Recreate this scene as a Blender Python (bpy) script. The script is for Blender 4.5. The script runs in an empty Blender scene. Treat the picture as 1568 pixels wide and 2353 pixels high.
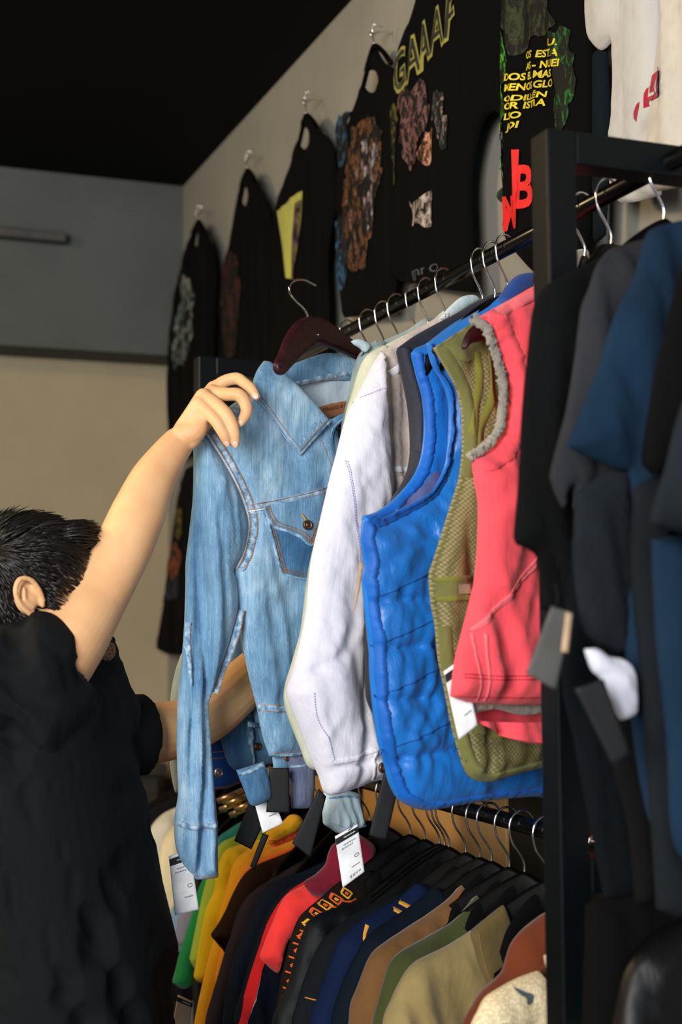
import bpy, math, random
import numpy as np
from mathutils import Vector, Matrix
from mathutils.geometry import delaunay_2d_cdt
random.seed(7)
C = bpy.context.scene.collection
# ------------------------------------------------------------------ camera
F = 50/36*2353
AL, PH, RO = math.radians(21.36), math.radians(4.5), math.radians(-0.4)
fw = np.array([math.sin(AL)*math.cos(PH), math.cos(AL)*math.cos(PH), math.sin(PH)])
_r = np.array([math.cos(AL), -math.sin(AL), 0.]); _u = np.cross(_r, fw)
rt = math.cos(RO)*_r+math.sin(RO)*_u; up = -math.sin(RO)*_r+math.cos(RO)*_u
EYE = np.array([0, 0, 1.42])
def ray(u, v): return fw+rt*(u-784)/F-up*(v-1176.5)/F
def onX(u, v, X): d = ray(u, v); return EYE+d*(X/d[0])
def onY(u, v, Y): d = ray(u, v); return EYE+d*(Y/d[1])
def onD(u, v, D): return EYE+ray(u, v)*D
cd = bpy.data.cameras.new('camera'); cam = bpy.data.objects.new('camera', cd); C.objects.link(cam)
M = Matrix([[rt[0], up[0], -fw[0], 0], [rt[1], up[1], -fw[1], 0], [rt[2], up[2], -fw[2], 1.42], [0, 0, 0, 1]])
cam.matrix_world = M
cd.sensor_fit = 'VERTICAL'; cd.sensor_height = 36; cd.sensor_width = 24; cd.lens = 50; cd.clip_start = .05
cd.dof.use_dof = True; cd.dof.focus_distance = 2.36; cd.dof.aperture_fstop = 3.2
bpy.context.scene.camera = cam
# ------------------------------------------------------------------ tags
def tag(o, label=None, cat=None, group=None, kind=None):
    if label: o['label'] = label
    if cat: o['category'] = cat
    if group: o['group'] = group
    if kind: o['kind'] = kind
    return o
def lin(c):
    return tuple(((x/255)/12.92 if x/255 <= .04045 else ((x/255+.055)/1.055)**2.4) for x in c)+(1,)
# ------------------------------------------------------------------ materials
class NT:
    def __init__(s, name):
        s.m = bpy.data.materials.new(name); s.m.use_nodes = True; s.t = s.m.node_tree
        s.b = s.t.nodes['Principled BSDF']
        tc = s.t.nodes.new('ShaderNodeTexCoord'); s.oc = tc.outputs['Object']
    def n(s, ty, **k):
        x = s.t.nodes.new(ty)
        for a, b in k.items():
            if a in x.inputs: x.inputs[a].default_value = b
            else: setattr(x, a, b)
        return x
    def l(s, a, b): s.t.links.new(a, b)
    def map(s, scale, rot=(0, 0, 0), src=None):
        m = s.n('ShaderNodeMapping'); m.inputs['Scale'].default_value = scale; m.inputs['Rotation'].default_value = rot
        s.l(src or s.oc, m.inputs['Vector']); return m.outputs[0]
    def noise(s, scale, sc=(1, 1, 1), detail=4, rough=.55, rot=(0, 0, 0), dist=0):
        x = s.n('ShaderNodeTexNoise'); x.inputs['Scale'].default_value = scale; x.inputs['Detail'].default_value = detail
        x.inputs['Roughness'].default_value = rough; x.inputs['Distortion'].default_value = dist
        s.l(s.map(sc, rot), x.inputs['Vector']); return x.outputs['Fac']
    def ramp(s, fac, stops):
        r = s.n('ShaderNodeValToRGB'); e = r.color_ramp.elements
        while len(e) < len(stops): e.new(.5)
        for i, (p, c) in enumerate(stops): e[i].position = p; e[i].color = lin(c) if len(c) == 3 else c
        s.l(fac, r.inputs[0]); return r.outputs[0]
    def mix(s, f, a, b, mode='MIX'):
        x = s.n('ShaderNodeMix', data_type='RGBA', blend_type=mode)
        for i, v in ((0, f), (6, a), (7, b)):
            if hasattr(v, 'links') or isinstance(v, bpy.types.NodeSocket): s.l(v, x.inputs[i])
            else: x.inputs[i].default_value = v if i == 0 else (lin(v) if len(v) == 3 else v)
        return x.outputs[2]
    def math(s, op, a, b=0):
        x = s.n('ShaderNodeMath', operation=op)
        for i, v in ((0, a), (1, b)):
            if isinstance(v, bpy.types.NodeSocket): s.l(v, x.inputs[i])
            else: x.inputs[i].default_value = v
        return x.outputs[0]
    def bump(s, h, strength, dist=.001):
        b = s.n('ShaderNodeBump'); b.inputs['Strength'].default_value = strength; b.inputs['Distance'].default_value = dist
        s.l(h, b.inputs['Height'])
        pv = s.b.inputs['Normal'].links
        if pv: s.l(pv[0].from_socket, b.inputs['Normal'])
        s.l(b.outputs[0], s.b.inputs['Normal'])
    def col(s, c):
        if isinstance(c, bpy.types.NodeSocket): s.l(c, s.b.inputs['Base Color'])
        else: s.b.inputs['Base Color'].default_value = lin(c)
    def set(s, rough=.8, metal=0, spec=.3, sheen=0, coat=0):
        b = s.b.inputs; b['Roughness'].default_value = rough; b['Metallic'].default_value = metal
        b['Specular IOR Level'].default_value = spec; b['Sheen Weight'].default_value = sheen; b['Coat Weight'].default_value = coat
        return s
def fabric(name, c, var=.18, rough=.85, sheen=.15, weave=900, crease=.35, spec=.25, wr=.45):
    n = NT(name); d = tuple(x*(1-var) for x in c); l_ = tuple(min(255, x*(1+var*.6)) for x in c)
    n.col(n.ramp(n.noise(9, (1, 1, .5), 6, .65), [(.3, d), (.5, c), (.72, l_)]))
    n.set(rough, spec=spec, sheen=sheen)
    n.bump(n.noise(14, (1, 1, .35), 5, .6, dist=.6), crease, .012)
    n.bump(n.noise(weave, (1, 1, 1), 2), wr, .0006)
    return n.m
def denim(name, dark, mid, light, streak=.6, seed=0):
    n = NT(name)
    sl = n.noise(1, (520, 520, 30), 3, .7, rot=(0, .05, 0)); sl2 = n.noise(1, (170, 170, 9), 3, .6)
    mot = n.noise(7, (1, 1, .7), 5, .6); a = n.math('ADD', n.math('MULTIPLY', sl, .55*streak), n.math('MULTIPLY', sl2, .45*streak))
    a = n.math('ADD', a, n.math('MULTIPLY', mot, 1-streak))
    a2 = n.math('ADD', n.math('MULTIPLY', a, .7), n.math('MULTIPLY', mot, .3))
    n.col(n.ramp(a2, [(.36, dark), (.5, mid), (.64, light)]))
    n.set(.85, spec=.2, sheen=.1)
    w = n.n('ShaderNodeTexWave', bands_direction='DIAGONAL'); w.inputs['Scale'].default_value = 260; w.inputs['Distortion'].default_value = .6
    n.l(n.map((1, 1, .6)), w.inputs['Vector']); n.bump(w.outputs['Fac'], .12, .0006)
    n.bump(n.noise(16, (1, 1, .4), 5, .6, dist=.5), .4, .01)
    n.bump(sl, .2, .001)
    return n.m
def plain(name, c, rough=.5, metal=0, spec=.5, coat=0, bump=0, bs=60):
    n = NT(name); n.set(rough, metal, spec, coat=coat)
    v = .1
    n.col(n.ramp(n.noise(bs*.3, (1, 1, 1), 4), [(.3, tuple(x*(1-v) for x in c)), (.7, tuple(min(255, x*(1+v)) for x in c))]))
    if bump: n.bump(n.noise(bs, (1, 1, 1), 4), bump, .003)
    return n.m
# ------------------------------------------------------------------ numpy noise
_rng = np.random.RandomState(11); _P = _rng.permutation(256); _P = np.concatenate([_P, _P, _P]); _G = _rng.rand(256)*2*np.pi
_G = np.stack([np.cos(_G), np.sin(_G)], 1)
def pn(x, y):
    x = np.asarray(x, float); y = np.asarray(y, float)
    xi = np.floor(x).astype(int); yi = np.floor(y).astype(int); xf = x-xi; yf = y-yi
    s = lambda t: t*t*t*(t*(t*6-15)+10)
    def g(i, j):
        k = _P[(_P[(xi+i) & 255]+yi+j) & 255]; v = _G[k]; return v[..., 0]*(xf-i)+v[..., 1]*(yf-j)
    u, v = s(xf), s(yf); a = g(0, 0)*(1-u)+g(1, 0)*u; b = g(0, 1)*(1-u)+g(1, 1)*u
    return (a*(1-v)+b*v)*1.5
def fold_sum(folds, x, z):
    h = np.zeros_like(x)
    for A, ang, wa, wl, sd in folds:
        a = math.radians(ang); p = (x*math.cos(a)+z*math.sin(a))/wa+sd*7.31; q = (-x*math.sin(a)+z*math.cos(a))/wl+sd*3.7
        n = pn(p+.35*pn(q*2+9, p*.5), q); h = h+A*(1-2.6*np.abs(n))
    return h
# ------------------------------------------------------------------ mesh helpers
def link(name, verts, faces, mat, parent=None, smooth=True, loc=None):
    me = bpy.data.meshes.new(name); me.from_pydata([tuple(map(float, v)) for v in verts], [], [tuple(map(int, f)) for f in faces]); me.validate()
    if mat: me.materials.append(mat)
    if smooth: me.shade_smooth()
    o = bpy.data.objects.new(name, me); C.objects.link(o)
    if parent: o.parent = parent
    if loc is not None: o.location = loc
    return o
def empty(name, loc=(0, 0, 0), rz=0, parent=None):
    o = bpy.data.objects.new(name, None); C.objects.link(o); o.location = tuple(map(float, loc)); o.rotation_euler = (0, 0, rz); o.empty_display_size = .05
    if parent: o.parent = parent
    return o
def crv(pts, closed=False, step=.006):
    """centripetal-ish Catmull-Rom; a third value marks a sharp corner. pts: list of arrays (local), flags"""
    P = [np.array(p[0], float) for p in pts]; S = [p[1] for p in pts]; n = len(P); out = []
    rng = range(n) if closed else range(n-1)
    for i in rng:
        p1, p2 = P[i], P[(i+1) % n]
        p0 = P[i-1] if (closed or i > 0) else p1; p3 = P[(i+2) % n] if (closed or i+2 < n) else p2
        if S[i]: p0 = p1
        if S[(i+1) % n]: p3 = p2
        L = np.linalg.norm(p2-p1); k = max(1, int(math.ceil(L/step)))
        m1 = (p2-p0)/2; m2 = (p3-p1)/2
        for m in (m1, m2):
            l = np.linalg.norm(m)
            if l > L: m *= L/l
        for j in range(k):
            t = j/k; out.append((2*t**3-3*t*t+1)*p1+(t**3-2*t*t+t)*m1+(-2*t**3+3*t*t)*p2+(t**3-t*t)*m2)
    if not closed: out.append(P[-1])
    return np.array(out)
def inside(px, py, poly):
    c = np.zeros(len(px), bool); n = len(poly)
    for i in range(n):
        x1, y1 = poly[i]; x2, y2 = poly[i-1]
        m = ((y1 > py) != (y2 > py)); xx = (x2-x1)*(py-y1)/((y2-y1) if y2 != y1 else 1e-12)+x1
        c ^= m & (px < xx)
    return c
def pdist(px, py, poly):
    d = np.full(len(px), 1e9); n = len(poly)
    for i in range(n):
        a = poly[i-1]; b = poly[i]; ab = b-a; L = ab@ab+1e-14
        t = np.clip(((px-a[0])*ab[0]+(py-a[1])*ab[1])/L, 0, 1)
        d = np.minimum(d, np.hypot(px-a[0]-t*ab[0], py-a[1]-t*ab[1]))
    return d
class Frame:
    """a vertical (or tilted) plane standing in the room; local x along it, local y away, local z up"""
    def __init__(s, o, ax, name=None, up_=(0, 0, 1)):
        s.o = np.array(o, float); s.x = np.array(ax, float); s.x /= np.linalg.norm(s.x)
        z = np.array(up_, float); z = z-(z@s.x)*s.x; s.z = z/np.linalg.norm(z); s.y = np.cross(s.z, s.x)
    def loc(s, u, v, off=0):
        d = ray(u, v); o = s.o+s.y*off; t = ((o-EYE)@s.y)/(d@s.y); p = EYE+d*t-s.o
        return np.array([p@s.x, p@s.z])
    def mw(s):
        return Matrix([[s.x[0], s.y[0], s.z[0], s.o[0]], [s.x[1], s.y[1], s.z[1], s.o[1]], [s.x[2], s.y[2], s.z[2], s.o[2]], [0, 0, 0, 1]])
    def empty(s, name):
        o = bpy.data.objects.new(name, None); C.objects.link(o); o.matrix_world = s.mw(); o.empty_display_size = .05; s.e = o; return o
    def world(s, p): return s.o+s.x*p[0]+s.y*p[1]+s.z*p[2]
def flag(p): return bool(len(p) > 2 and p[2])
class Cloth:
    def __init__(s, fr, name, outline, mat, T=.02, Tb=None, off=0, g=.008, w=.03, folds=(), extra=None, bend=None, holes=(), parent='auto', rnd=2, world=False, edge=.0012, uvpx=True):
        s.fr, s.off = fr, off; conv = (lambda p: fr.loc(p[0], p[1], off)) if uvpx else (lambda p: np.array(p[:2], float))
        P = crv([(conv(p), flag(p)) for p in outline], True, g*.8)
        H = [crv([(conv(p), flag(p)) for p in h], True, g*.8) for h in holes]
        s.polys = [P]+H; s.T, s.w, s.folds, s.extra, s.bend, s.rnd = T, w, folds, extra, bend, rnd
        Tb = T if Tb is None else Tb
        x0, z0 = P.min(0); x1, z1 = P.max(0)
        xs = np.arange(x0, x1, g); zs = np.arange(z0, z1, g*.866); X, Z = np.meshgrid(xs, zs); X = X+(np.arange(len(zs)) % 2)[:, None]*g*.5
        X, Z = X.ravel(), Z.ravel(); X = X+_rng.uniform(-.1, .1, len(X))*g; m = inside(X, Z, P)
        for h in H: m &= ~inside(X, Z, h)
        X, Z = X[m], Z[m]; d = s.dist(X, Z); m = d > g*1.15; X, Z = X[m], Z[m]
        for q in s.polys:
            tt = np.roll(q, -1, 0)-np.roll(q, 1, 0); tt /= np.linalg.norm(tt, axis=1)[:, None]+1e-9; nn = np.stack([-tt[:, 1], tt[:, 0]], 1)
            for sg in (1, -1):
                for kk in (.22, .6):
                    c = q+nn*sg*g*kk; m = inside(c[:, 0], c[:, 1], P)
                    for h in H: m &= ~inside(c[:, 0], c[:, 1], h)
                    c = c[m]
                    if len(c): c = c[s.dist(c[:, 0], c[:, 1]) > g*kk*.9]; X = np.concatenate([X, c[:, 0]]); Z = np.concatenate([Z, c[:, 1]])
        bv = np.concatenate(s.polys); nb = len(bv); E = []; k = 0
        for q in s.polys:
            n = len(q); E += [(k+i, k+(i+1) % n) for i in range(n)]; k += n
        pts = [Vector(p) for p in bv]+[Vector(p) for p in zip(X, Z)]
        vs, _, fs, ov, _, _ = delaunay_2d_cdt(pts, E, [], 0, 1e-7)
        V = np.array([tuple(v) for v in vs]); Fc = np.array([tuple(f) for f in fs if len(f) == 3])
        cen = V[Fc].mean(1); m = inside(cen[:, 0], cen[:, 1], P)
        for h in H: m &= ~inside(cen[:, 0], cen[:, 1], h)
        Fc = Fc[m]; a, b, c = V[Fc[:, 0]], V[Fc[:, 1]], V[Fc[:, 2]]
        ar = (b[:, 0]-a[:, 0])*(c[:, 1]-a[:, 1])-(b[:, 1]-a[:, 1])*(c[:, 0]-a[:, 0]); Fc[ar < 0] = Fc[ar < 0][:, ::-1]
        isb = np.zeros(len(V), bool)
        for i, o in enumerate(ov):
            if any(k < nb for k in o): isb[i] = True
        hf = s.h(V[:, 0], V[:, 1]); cb = s.cen(V[:, 0], V[:, 1]); dd = s.dist(V[:, 0], V[:, 1])
        fl = fold_sum(folds, V[:, 0], V[:, 1])*np.clip(dd/.02, 0, 1) if len(folds) else 0
        hb = s.prof(dd, Tb)-fl*.7
        yf = off+cb-hf-edge/2; yb = off+cb+np.maximum(hb, -hf+.001)+edge/2
        n = len(V); verts = [(V[i, 0], yf[i], V[i, 1]) for i in range(n)]+[(V[i, 0], yb[i], V[i, 1]) for i in range(n)]
        faces = [tuple(f) for f in Fc]+[tuple(f[::-1]+n) for f in Fc]
        # rim
        from collections import Counter
        ec = {}
        for f in Fc:
            for i in range(3):
                e = (f[i], f[(i+1) % 3])
                if (e[1], e[0]) in ec: del ec[(e[1], e[0])]
                else: ec[e] = 1
        faces += [(a, a+n, b+n, b) for a, b in ec]
        par = fr.e if parent == 'auto' else parent
        s.o = link(name, verts, faces, mat, par)
        if par is None: s.o.matrix_world = fr.mw()
    def dist(s, x, z):
        return np.min([pdist(x, z, q) for q in s.polys], 0)
    def prof(s, d, T):
        t = np.clip(d/s.w, 0, 1); return T*np.power(np.maximum(1-(1-t)**s.rnd, 0), 1/s.rnd) if s.rnd > 1 else T*t
    def cen(s, x, z): return s.bend(x, z) if s.bend else np.zeros_like(x)
    def h(s, x, z):
        d = s.dist(x, z); h = s.prof(d, s.T); e = np.clip(d/.02, 0, 1)
        if len(s.folds): h = h+fold_sum(s.folds, x, z)*e
        if s.extra: h = h+s.extra(x, z, d)*e
        return h
    def ysurf(s, x, z):
        x, z = np.asarray(x, float), np.asarray(z, float); return s.off+s.cen(x, z)-s.h(x, z)
    def path(s, pts, step=.004, closed=False):
        return crv([(s.fr.loc(p[0], p[1], s.off), flag(p)) for p in pts], closed, step)
    def ribbon(s, name, pts, width, mat, rise=.0012, closed=False, jit=0, parent='auto', px=True, side=0):
        P = s.path(pts, .004, closed) if px else np.array(pts); n = len(P)
        T = np.gradient(P, axis=0); T /= np.linalg.norm(T, axis=1)[:, None]+1e-9; N = np.stack([-T[:, 1], T[:, 0]], 1)
        cols = [(-.5, -.6), (-.42, 1), (0, .75), (.42, 1), (.5, -.6)]; vs = []
        for j, (t, r) in enumerate(cols):
            Q = P+N*(width*(t+side)); y = s.ysurf(Q[:, 0], Q[:, 1])-r*rise
            if jit: y = y-jit*pn(np.arange(n)*.55+j*.3, np.full(n, 3.3+j*.25))*(1 if r > 0 else 0)
            vs.append(np.stack([Q[:, 0], y, Q[:, 1]], 1))
        V = np.concatenate(vs); f = []
        for j in range(len(cols)-1):
            for i in range(n-1): f.append((j*n+i, j*n+i+1, (j+1)*n+i+1, (j+1)*n+i))
        return link(name, V, f, mat, s.o if parent == 'auto' else parent)
    def stitches(s, name, lines, mat, L=.0028, gap=.0014, wd=.0009, rise=.0016, parent='auto'):
        V, Fs = [], []
        for pts in lines:
            off = 0
            if isinstance(pts, tuple): pts, off = pts
            P = s.path(pts, .001); T = np.gradient(P, axis=0); T /= np.linalg.norm(T, axis=1)[:, None]+1e-9; N = np.stack([-T[:, 1], T[:, 0]], 1); P = P+N*off
            cum = np.concatenate([[0], np.cumsum(np.linalg.norm(np.diff(P, axis=0), axis=1))]); t = 0
            qa, qb, tt = [], [], []
            while t+L < cum[-1]:
                a = [np.interp(t, cum, P[:, 0]), np.interp(t, cum, P[:, 1])]; b = [np.interp(t+L, cum, P[:, 0]), np.interp(t+L, cum, P[:, 1])]
                qa.append(a); qb.append(b); t += L+gap
            if not qa: continue
            qa, qb = np.array(qa), np.array(qb); ya = s.ysurf(qa[:, 0], qa[:, 1]); yb = s.ysurf(qb[:, 0], qb[:, 1])
            for a, b, y0, y1 in zip(qa, qb, ya, yb):
                d = (b-a)/(np.linalg.norm(b-a)+1e-9); nn = np.array([-d[1], d[0]])*wd/2; k = len(V)
                for p, y in ((a, y0), (b, y1)):
                    for sg, r in ((1, .2), (1, rise/.001), (-1, rise/.001), (-1, .2)):
                        q = p+nn*sg; V.append((q[0], y-.001*r, q[1]))
                Fs += [(k, k+1, k+5, k+4), (k+1, k+2, k+6, k+5), (k+2, k+3, k+7, k+6), (k, k+3, k+2, k+1), (k+4, k+5, k+6, k+7)]
        return link(name, V, Fs, mat, s.o if parent == 'auto' else parent, False)
    def at(s, u, v, rise=0):
        q = s.fr.loc(u, v, s.off); return np.array([q[0], float(s.ysurf(q[:1], q[1:])[0])-rise, q[1]])
def tubeV(P, R, seg=10, cap=True):
    P = np.array(P, float); n = len(P); R = np.full(n, R) if np.isscalar(R) else np.array(R, float)
    T = np.gradient(P, axis=0); T /= np.linalg.norm(T, axis=1)[:, None]+1e-12
    a = np.array([0, 0, 1.]) if abs(T[0][2]) < .9 else np.array([1., 0, 0]); N = np.cross(T[0], a); N /= np.linalg.norm(N); V, Fs = [], []
    for i in range(n):
        N = N-(N@T[i])*T[i]; N /= np.linalg.norm(N); B = np.cross(T[i], N)
        for k in range(seg):
            t = 2*math.pi*k/seg; V.append(P[i]+(N*math.cos(t)+B*math.sin(t))*R[i])
    for i in range(n-1):
        for k in range(seg): Fs.append((i*seg+k, i*seg+(k+1) % seg, (i+1)*seg+(k+1) % seg, (i+1)*seg+k))
    if cap: Fs += [tuple(range(seg))[::-1], tuple((n-1)*seg+k for k in range(seg))]
    return V, Fs
def smooth_path(pts, step=.004): return crv([(p, False) for p in pts], False, step)
def tube(name, pts, r, mat, parent=None, seg=10, step=.004, sm=True):
    P = smooth_path(pts, step) if sm else np.array(pts)
    if not np.isscalar(r): 
        q = np.array([np.array(p, float) for p in pts]); c = np.concatenate([[0], np.cumsum(np.linalg.norm(np.diff(q, axis=0), axis=1))]); c2 = np.concatenate([[0], np.cumsum(np.linalg.norm(np.diff(P, axis=0), axis=1))])
        r = np.interp(c2/c2[-1], c/c[-1], r)
    V, Fs = tubeV(P, r, seg); return link(name, V, Fs, mat, parent)
def ring_loft(rings, seg=40, fold=None, cap=True):
    """rings: (center, a-vector, b-vector, exponent)"""
    V, Fs = [], []; n = len(rings)
    for i, (c, a, b, e) in enumerate(rings):
        c, a, b = map(lambda q: np.array(q, float), (c, a, b))
        for k in range(seg):
            t = 2*math.pi*k/seg; ct, st = math.cos(t), math.sin(t); x = math.copysign(abs(ct)**(2/e), ct); y = math.copysign(abs(st)**(2/e), st)
            q = a*x+b*y
            if fold: q = q*(1+fold(i/(n-1), t))
            V.append(c+q)
    for i in range(n-1):
        for k in range(seg): Fs.append((i*seg+k, i*seg+(k+1) % seg, (i+1)*seg+(k+1) % seg, (i+1)*seg+k))
    if cap: Fs += [tuple(range(seg))[::-1], tuple((n-1)*seg+k for k in range(seg))]
    return V, Fs
def boxV(c, s, ch=0):
    x, y, z = (q/2 for q in s); V = [(c[0]+a*x, c[1]+b*y, c[2]+d*z) for a in (-1, 1) for b in (-1, 1) for d in (-1, 1)]
    return V, [(0, 1, 3, 2), (4, 6, 7, 5), (0, 4, 5, 1), (2, 3, 7, 6), (0, 2, 6, 4), (1, 5, 7, 3)]
def box(name, c, s, mat, parent=None, bevel=.002):
    V, Fs = boxV(c, s); o = link(name, V, Fs, mat, parent, False)
    if bevel:
        m = o.modifiers.new('bevel', 'BEVEL'); m.width = bevel; m.segments = 2
    return o
def join(lst):
    V, Fs = [], []
    for v, f in lst:
        k = len(V); V += [tuple(x) for x in v]; Fs += [tuple(i+k for i in q) for q in f]
    return V, Fs
def remesh(name, lst, mat, voxel, parent=None, smooth=4, disp=None, factor=.5):
    V, Fs = join(lst); o = link('tmp', V, Fs, mat, None)
    m = o.modifiers.new('r', 'REMESH'); m.mode = 'VOXEL'; m.voxel_size = voxel; m.use_smooth_shade = True
    if smooth: q = o.modifiers.new('s', 'SMOOTH'); q.factor = factor; q.iterations = smooth
    dg = bpy.context.evaluated_depsgraph_get(); me = bpy.data.meshes.new_from_object(o.evaluated_get(dg)); bpy.data.objects.remove(o)
    me.name = name
    if disp:
        n = len(me.vertices); co = np.empty(n*3); me.vertices.foreach_get('co', co); co = co.reshape(-1, 3); no = np.empty(n*3); me.vertices.foreach_get('normal', no); no = no.reshape(-1, 3)
        me.vertices.foreach_set('co', disp(co, no).ravel()); me.update()
    me.materials.clear(); me.materials.append(mat); me.shade_smooth()
    r = bpy.data.objects.new(name, me); C.objects.link(r)
    if parent: r.parent = parent
    return r
def textmesh(txt, bold=0.0, shear=0):
    cu = bpy.data.curves.new('t', 'FONT'); cu.body = txt; cu.size = 1; cu.offset = bold; cu.shear = shear; cu.resolution_u = 3
    o = bpy.data.objects.new('t', cu); C.objects.link(o); bpy.context.view_layer.update()
    dg = bpy.context.evaluated_depsgraph_get(); me = bpy.data.meshes.new_from_object(o.evaluated_get(dg))
    V = np.array([tuple(v.co) for v in me.vertices]); Fs = [tuple(p.vertices) for p in me.polygons]
    bpy.data.objects.remove(o); bpy.data.meshes.remove(me); return V, Fs
def print_text(cl, name, items, mat, rise=.0015, bold=.01, shear=0, parent='auto'):
    """items: (text, px left baseline, px right baseline, px height)"""
    out = []
    for txt, p0, p1, hpx in items:
        V, Fs = textmesh(txt, bold, shear)
        if not len(V): continue
        a = cl.fr.loc(*p0, cl.off); b = cl.fr.loc(*p1, cl.off); c = cl.fr.loc(p0[0], p0[1]-hpx, cl.off)
        w = V[:, 0].max()-V[:, 0].min(); hh = V[:, 1].max(); q = a+(V[:, :1]-V[:, 0].min())/w*(b-a)+(V[:, 1:2]/hh)*(c-a)
        y = cl.ysurf(q[:, 0], q[:, 1])-rise; out.append((np.stack([q[:, 0], y, q[:, 1]], 1), Fs))
    V, Fs = join(out); return link(name, V, Fs, mat, cl.o if parent == 'auto' else parent, False)
def patch(cl, name, outline, mat, rise=.0015, g=.006, parent='auto', thick=.0006):
    """flat print or sewn patch that follows the cloth's surface"""
    P = cl.path(outline, g*.8, True)
    if name in ('figure_print', 'foliage_print', 'orange_print'):
        P = P+np.stack([pn(P[:, 0]*30, P[:, 1]*30), pn(P[:, 0]*30+9, P[:, 1]*30+5)], 1)*.017
    x0, z0 = P.min(0); x1, z1 = P.max(0)
    X, Z = np.meshgrid(np.arange(x0, x1, g), np.arange(z0, z1, g)); X, Z = X.ravel(), Z.ravel(); m = inside(X, Z, P); X, Z = X[m], Z[m]
    if len(X): m = pdist(X, Z, P) > g*.4; X, Z = X[m], Z[m]
    n = len(P); vs, _, fs, _, _, _ = delaunay_2d_cdt([Vector(p) for p in P]+[Vector(p) for p in zip(X, Z)], [(i, (i+1) % n) for i in range(n)], [], 1, 1e-7)
    V = np.array([tuple(v) for v in vs]); y = cl.ysurf(V[:, 0], V[:, 1])-rise; k = len(V)
    F1 = [tuple(f) for f in fs]; W = [(V[i, 0], y[i], V[i, 1]) for i in range(k)]+[(V[i, 0], y[i]+thick, V[i, 1]) for i in range(k)]
    return link(name, W, F1+[tuple(i+k for i in f[::-1]) for f in F1], mat, cl.o if parent == 'auto' else parent)
def disc(name, c, r, t, mat, parent, n=24, axis='y'):
    """a slightly domed button lying in a local x-z plane"""
    V, Fs = [], []; prof = [(0, t), (r*.35, t), (r*.45, t*.7), (r*.7, t*.75), (r*.8, t*1.1), (r*.93, t*1.05), (r, t*.4), (r, 0)]
    for q, hgt in prof:
        for k in range(n): a = 2*math.pi*k/n; V.append((c[0]+max(q, 1e-5)*math.cos(a), c[1]-hgt, c[2]+max(q, 1e-5)*math.sin(a)))
    for i in range(len(prof)-1):
        for k in range(n): Fs.append((i*n+k, i*n+(k+1) % n, (i+1)*n+(k+1) % n, (i+1)*n+k))
    return link(name, V, Fs, mat, parent)
# ------------------------------------------------------------------ shared materials
MT = {}
MT['chrome'] = plain('chrome', (225, 225, 230), .16, 1)
MT['blackmetal'] = plain('black painted steel', (5, 10, 13), .4, 0, .25, bump=.05, bs=300)
MT['rail'] = plain('black rail', (12, 12, 12), .2, .2, .5)
MT['blackhang'] = plain('black lacquered hanger', (3, 3, 4), .5, 0, .1)
MT['tagblack'] = plain('black card', (13, 15, 18), .6, 0, .3)
MT['tagwhite'] = plain('white card', (228, 231, 238), .6, 0, .3)
MT['ink'] = plain('ink', (70, 74, 84), .7)
MT['kraft'] = plain('kraft card', (172, 146, 118), .7)
RX, RZU, RZL = 1.05, 2.01, 1.115          # the two rails run along y at this x
WX, WY, CZ = 1.29, 5.02, 2.977
# ------------------------------------------------------------------ setting
def plaster(name, c, c2, b=.25):
    n = NT(name); n.col(n.ramp(n.noise(2.2, (1, 1, 1), 7, .6), [(.3, c2), (.7, c)])); n.set(.9, spec=.15); n.bump(n.noise(60, (1, 1, 1), 5), b, .003); return n.m
m_wall = plaster('grey concrete plaster', (148, 146, 137), (132, 131, 123)); m_beam = plaster('grey painted concrete', (92, 97, 95), (80, 84, 83), .4)
m_beige = plaster('beige paint', (176, 164, 136), (162, 150, 124), .12); m_ceil = plaster('black paint', (7, 9, 9), (5, 6, 6))
m_floor = plaster('dark concrete floor', (70, 66, 60), (50, 48, 44))
def slab(name, lo, hi, m):
    c = [(a+b)/2 for a, b in zip(lo, hi)]; s = [b-a for a, b in zip(lo, hi)]; return tag(box(name, c, s, m, None, 0), kind='structure')
slab('floor', (-3.2, -2.6, -.1), (1.45, 5.2, 0), m_floor)
slab('ceiling', (-3.2, -2.6, CZ), (1.45, 5.2, CZ+.12), m_ceil)
slab('wall_right', (WX, -2.6, 0), (WX+.15, WY, CZ), m_wall)
slab('wall_back', (-3.2, WY, 0), (WX+.15, WY+.15, CZ), m_beige)
slab('wall_left', (-3.3, -2.6, 0), (-3.2, WY, CZ), m_beige)
slab('trim_1', (-3.2, WY-.2, 2.365), (WX, WY, CZ), m_beam)           # concrete beam along the back wall
slab('baseboard_back', (-3.2, WY-.015, 0), (WX, WY, .12), m_beam)
# dim dark panel low in the far corner and a narrow door frame behind the man's chin
m_dark = plain('dark stained wood', (38, 31, 22), .6, bump=.2)
pf = empty('low_cabinet', (.62, 4.6, 0)); tag(pf, 'low dark wooden cabinet in the far corner behind the man\'s outstretched arm', 'cabinet')
box('body', (.16, .18, .47), (.75, .34, .92), m_dark, pf, .006); box('top', (.16, .17, .95), (.79, .38, .04), m_dark, pf, .006)
for k in (0, 1):
    d = box('door', (-.02+.37*k, 0, .46), (.35, .02, .82), m_dark, pf, .004); tube('handle', [(.12+.09*k, -.02, .5), (.12+.09*k, -.03, .55), (.12+.09*k, -.02, .6)], .005, MT['chrome'], d)
c0 = onY(238, 1560, 4.98); slab('trim_2', (c0[0]-.022, 4.97, 0), (c0[0]+.022, 5.02, 1.27), m_dark)
c1 = onY(60, 545, WY-.2)
b = box('shadow_mark_bar', (c1[0]-.05, WY-.23, c1[2]), (.36, .05, .035), plain('grey metal', (70, 70, 68), .5), None, .008); tag(b, 'slim grey bar on the grey beam at the left, in place of a blurred shadow mark', 'bar')  # solid bar stands in for a blurred shadow line on the beam, no lamp
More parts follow.
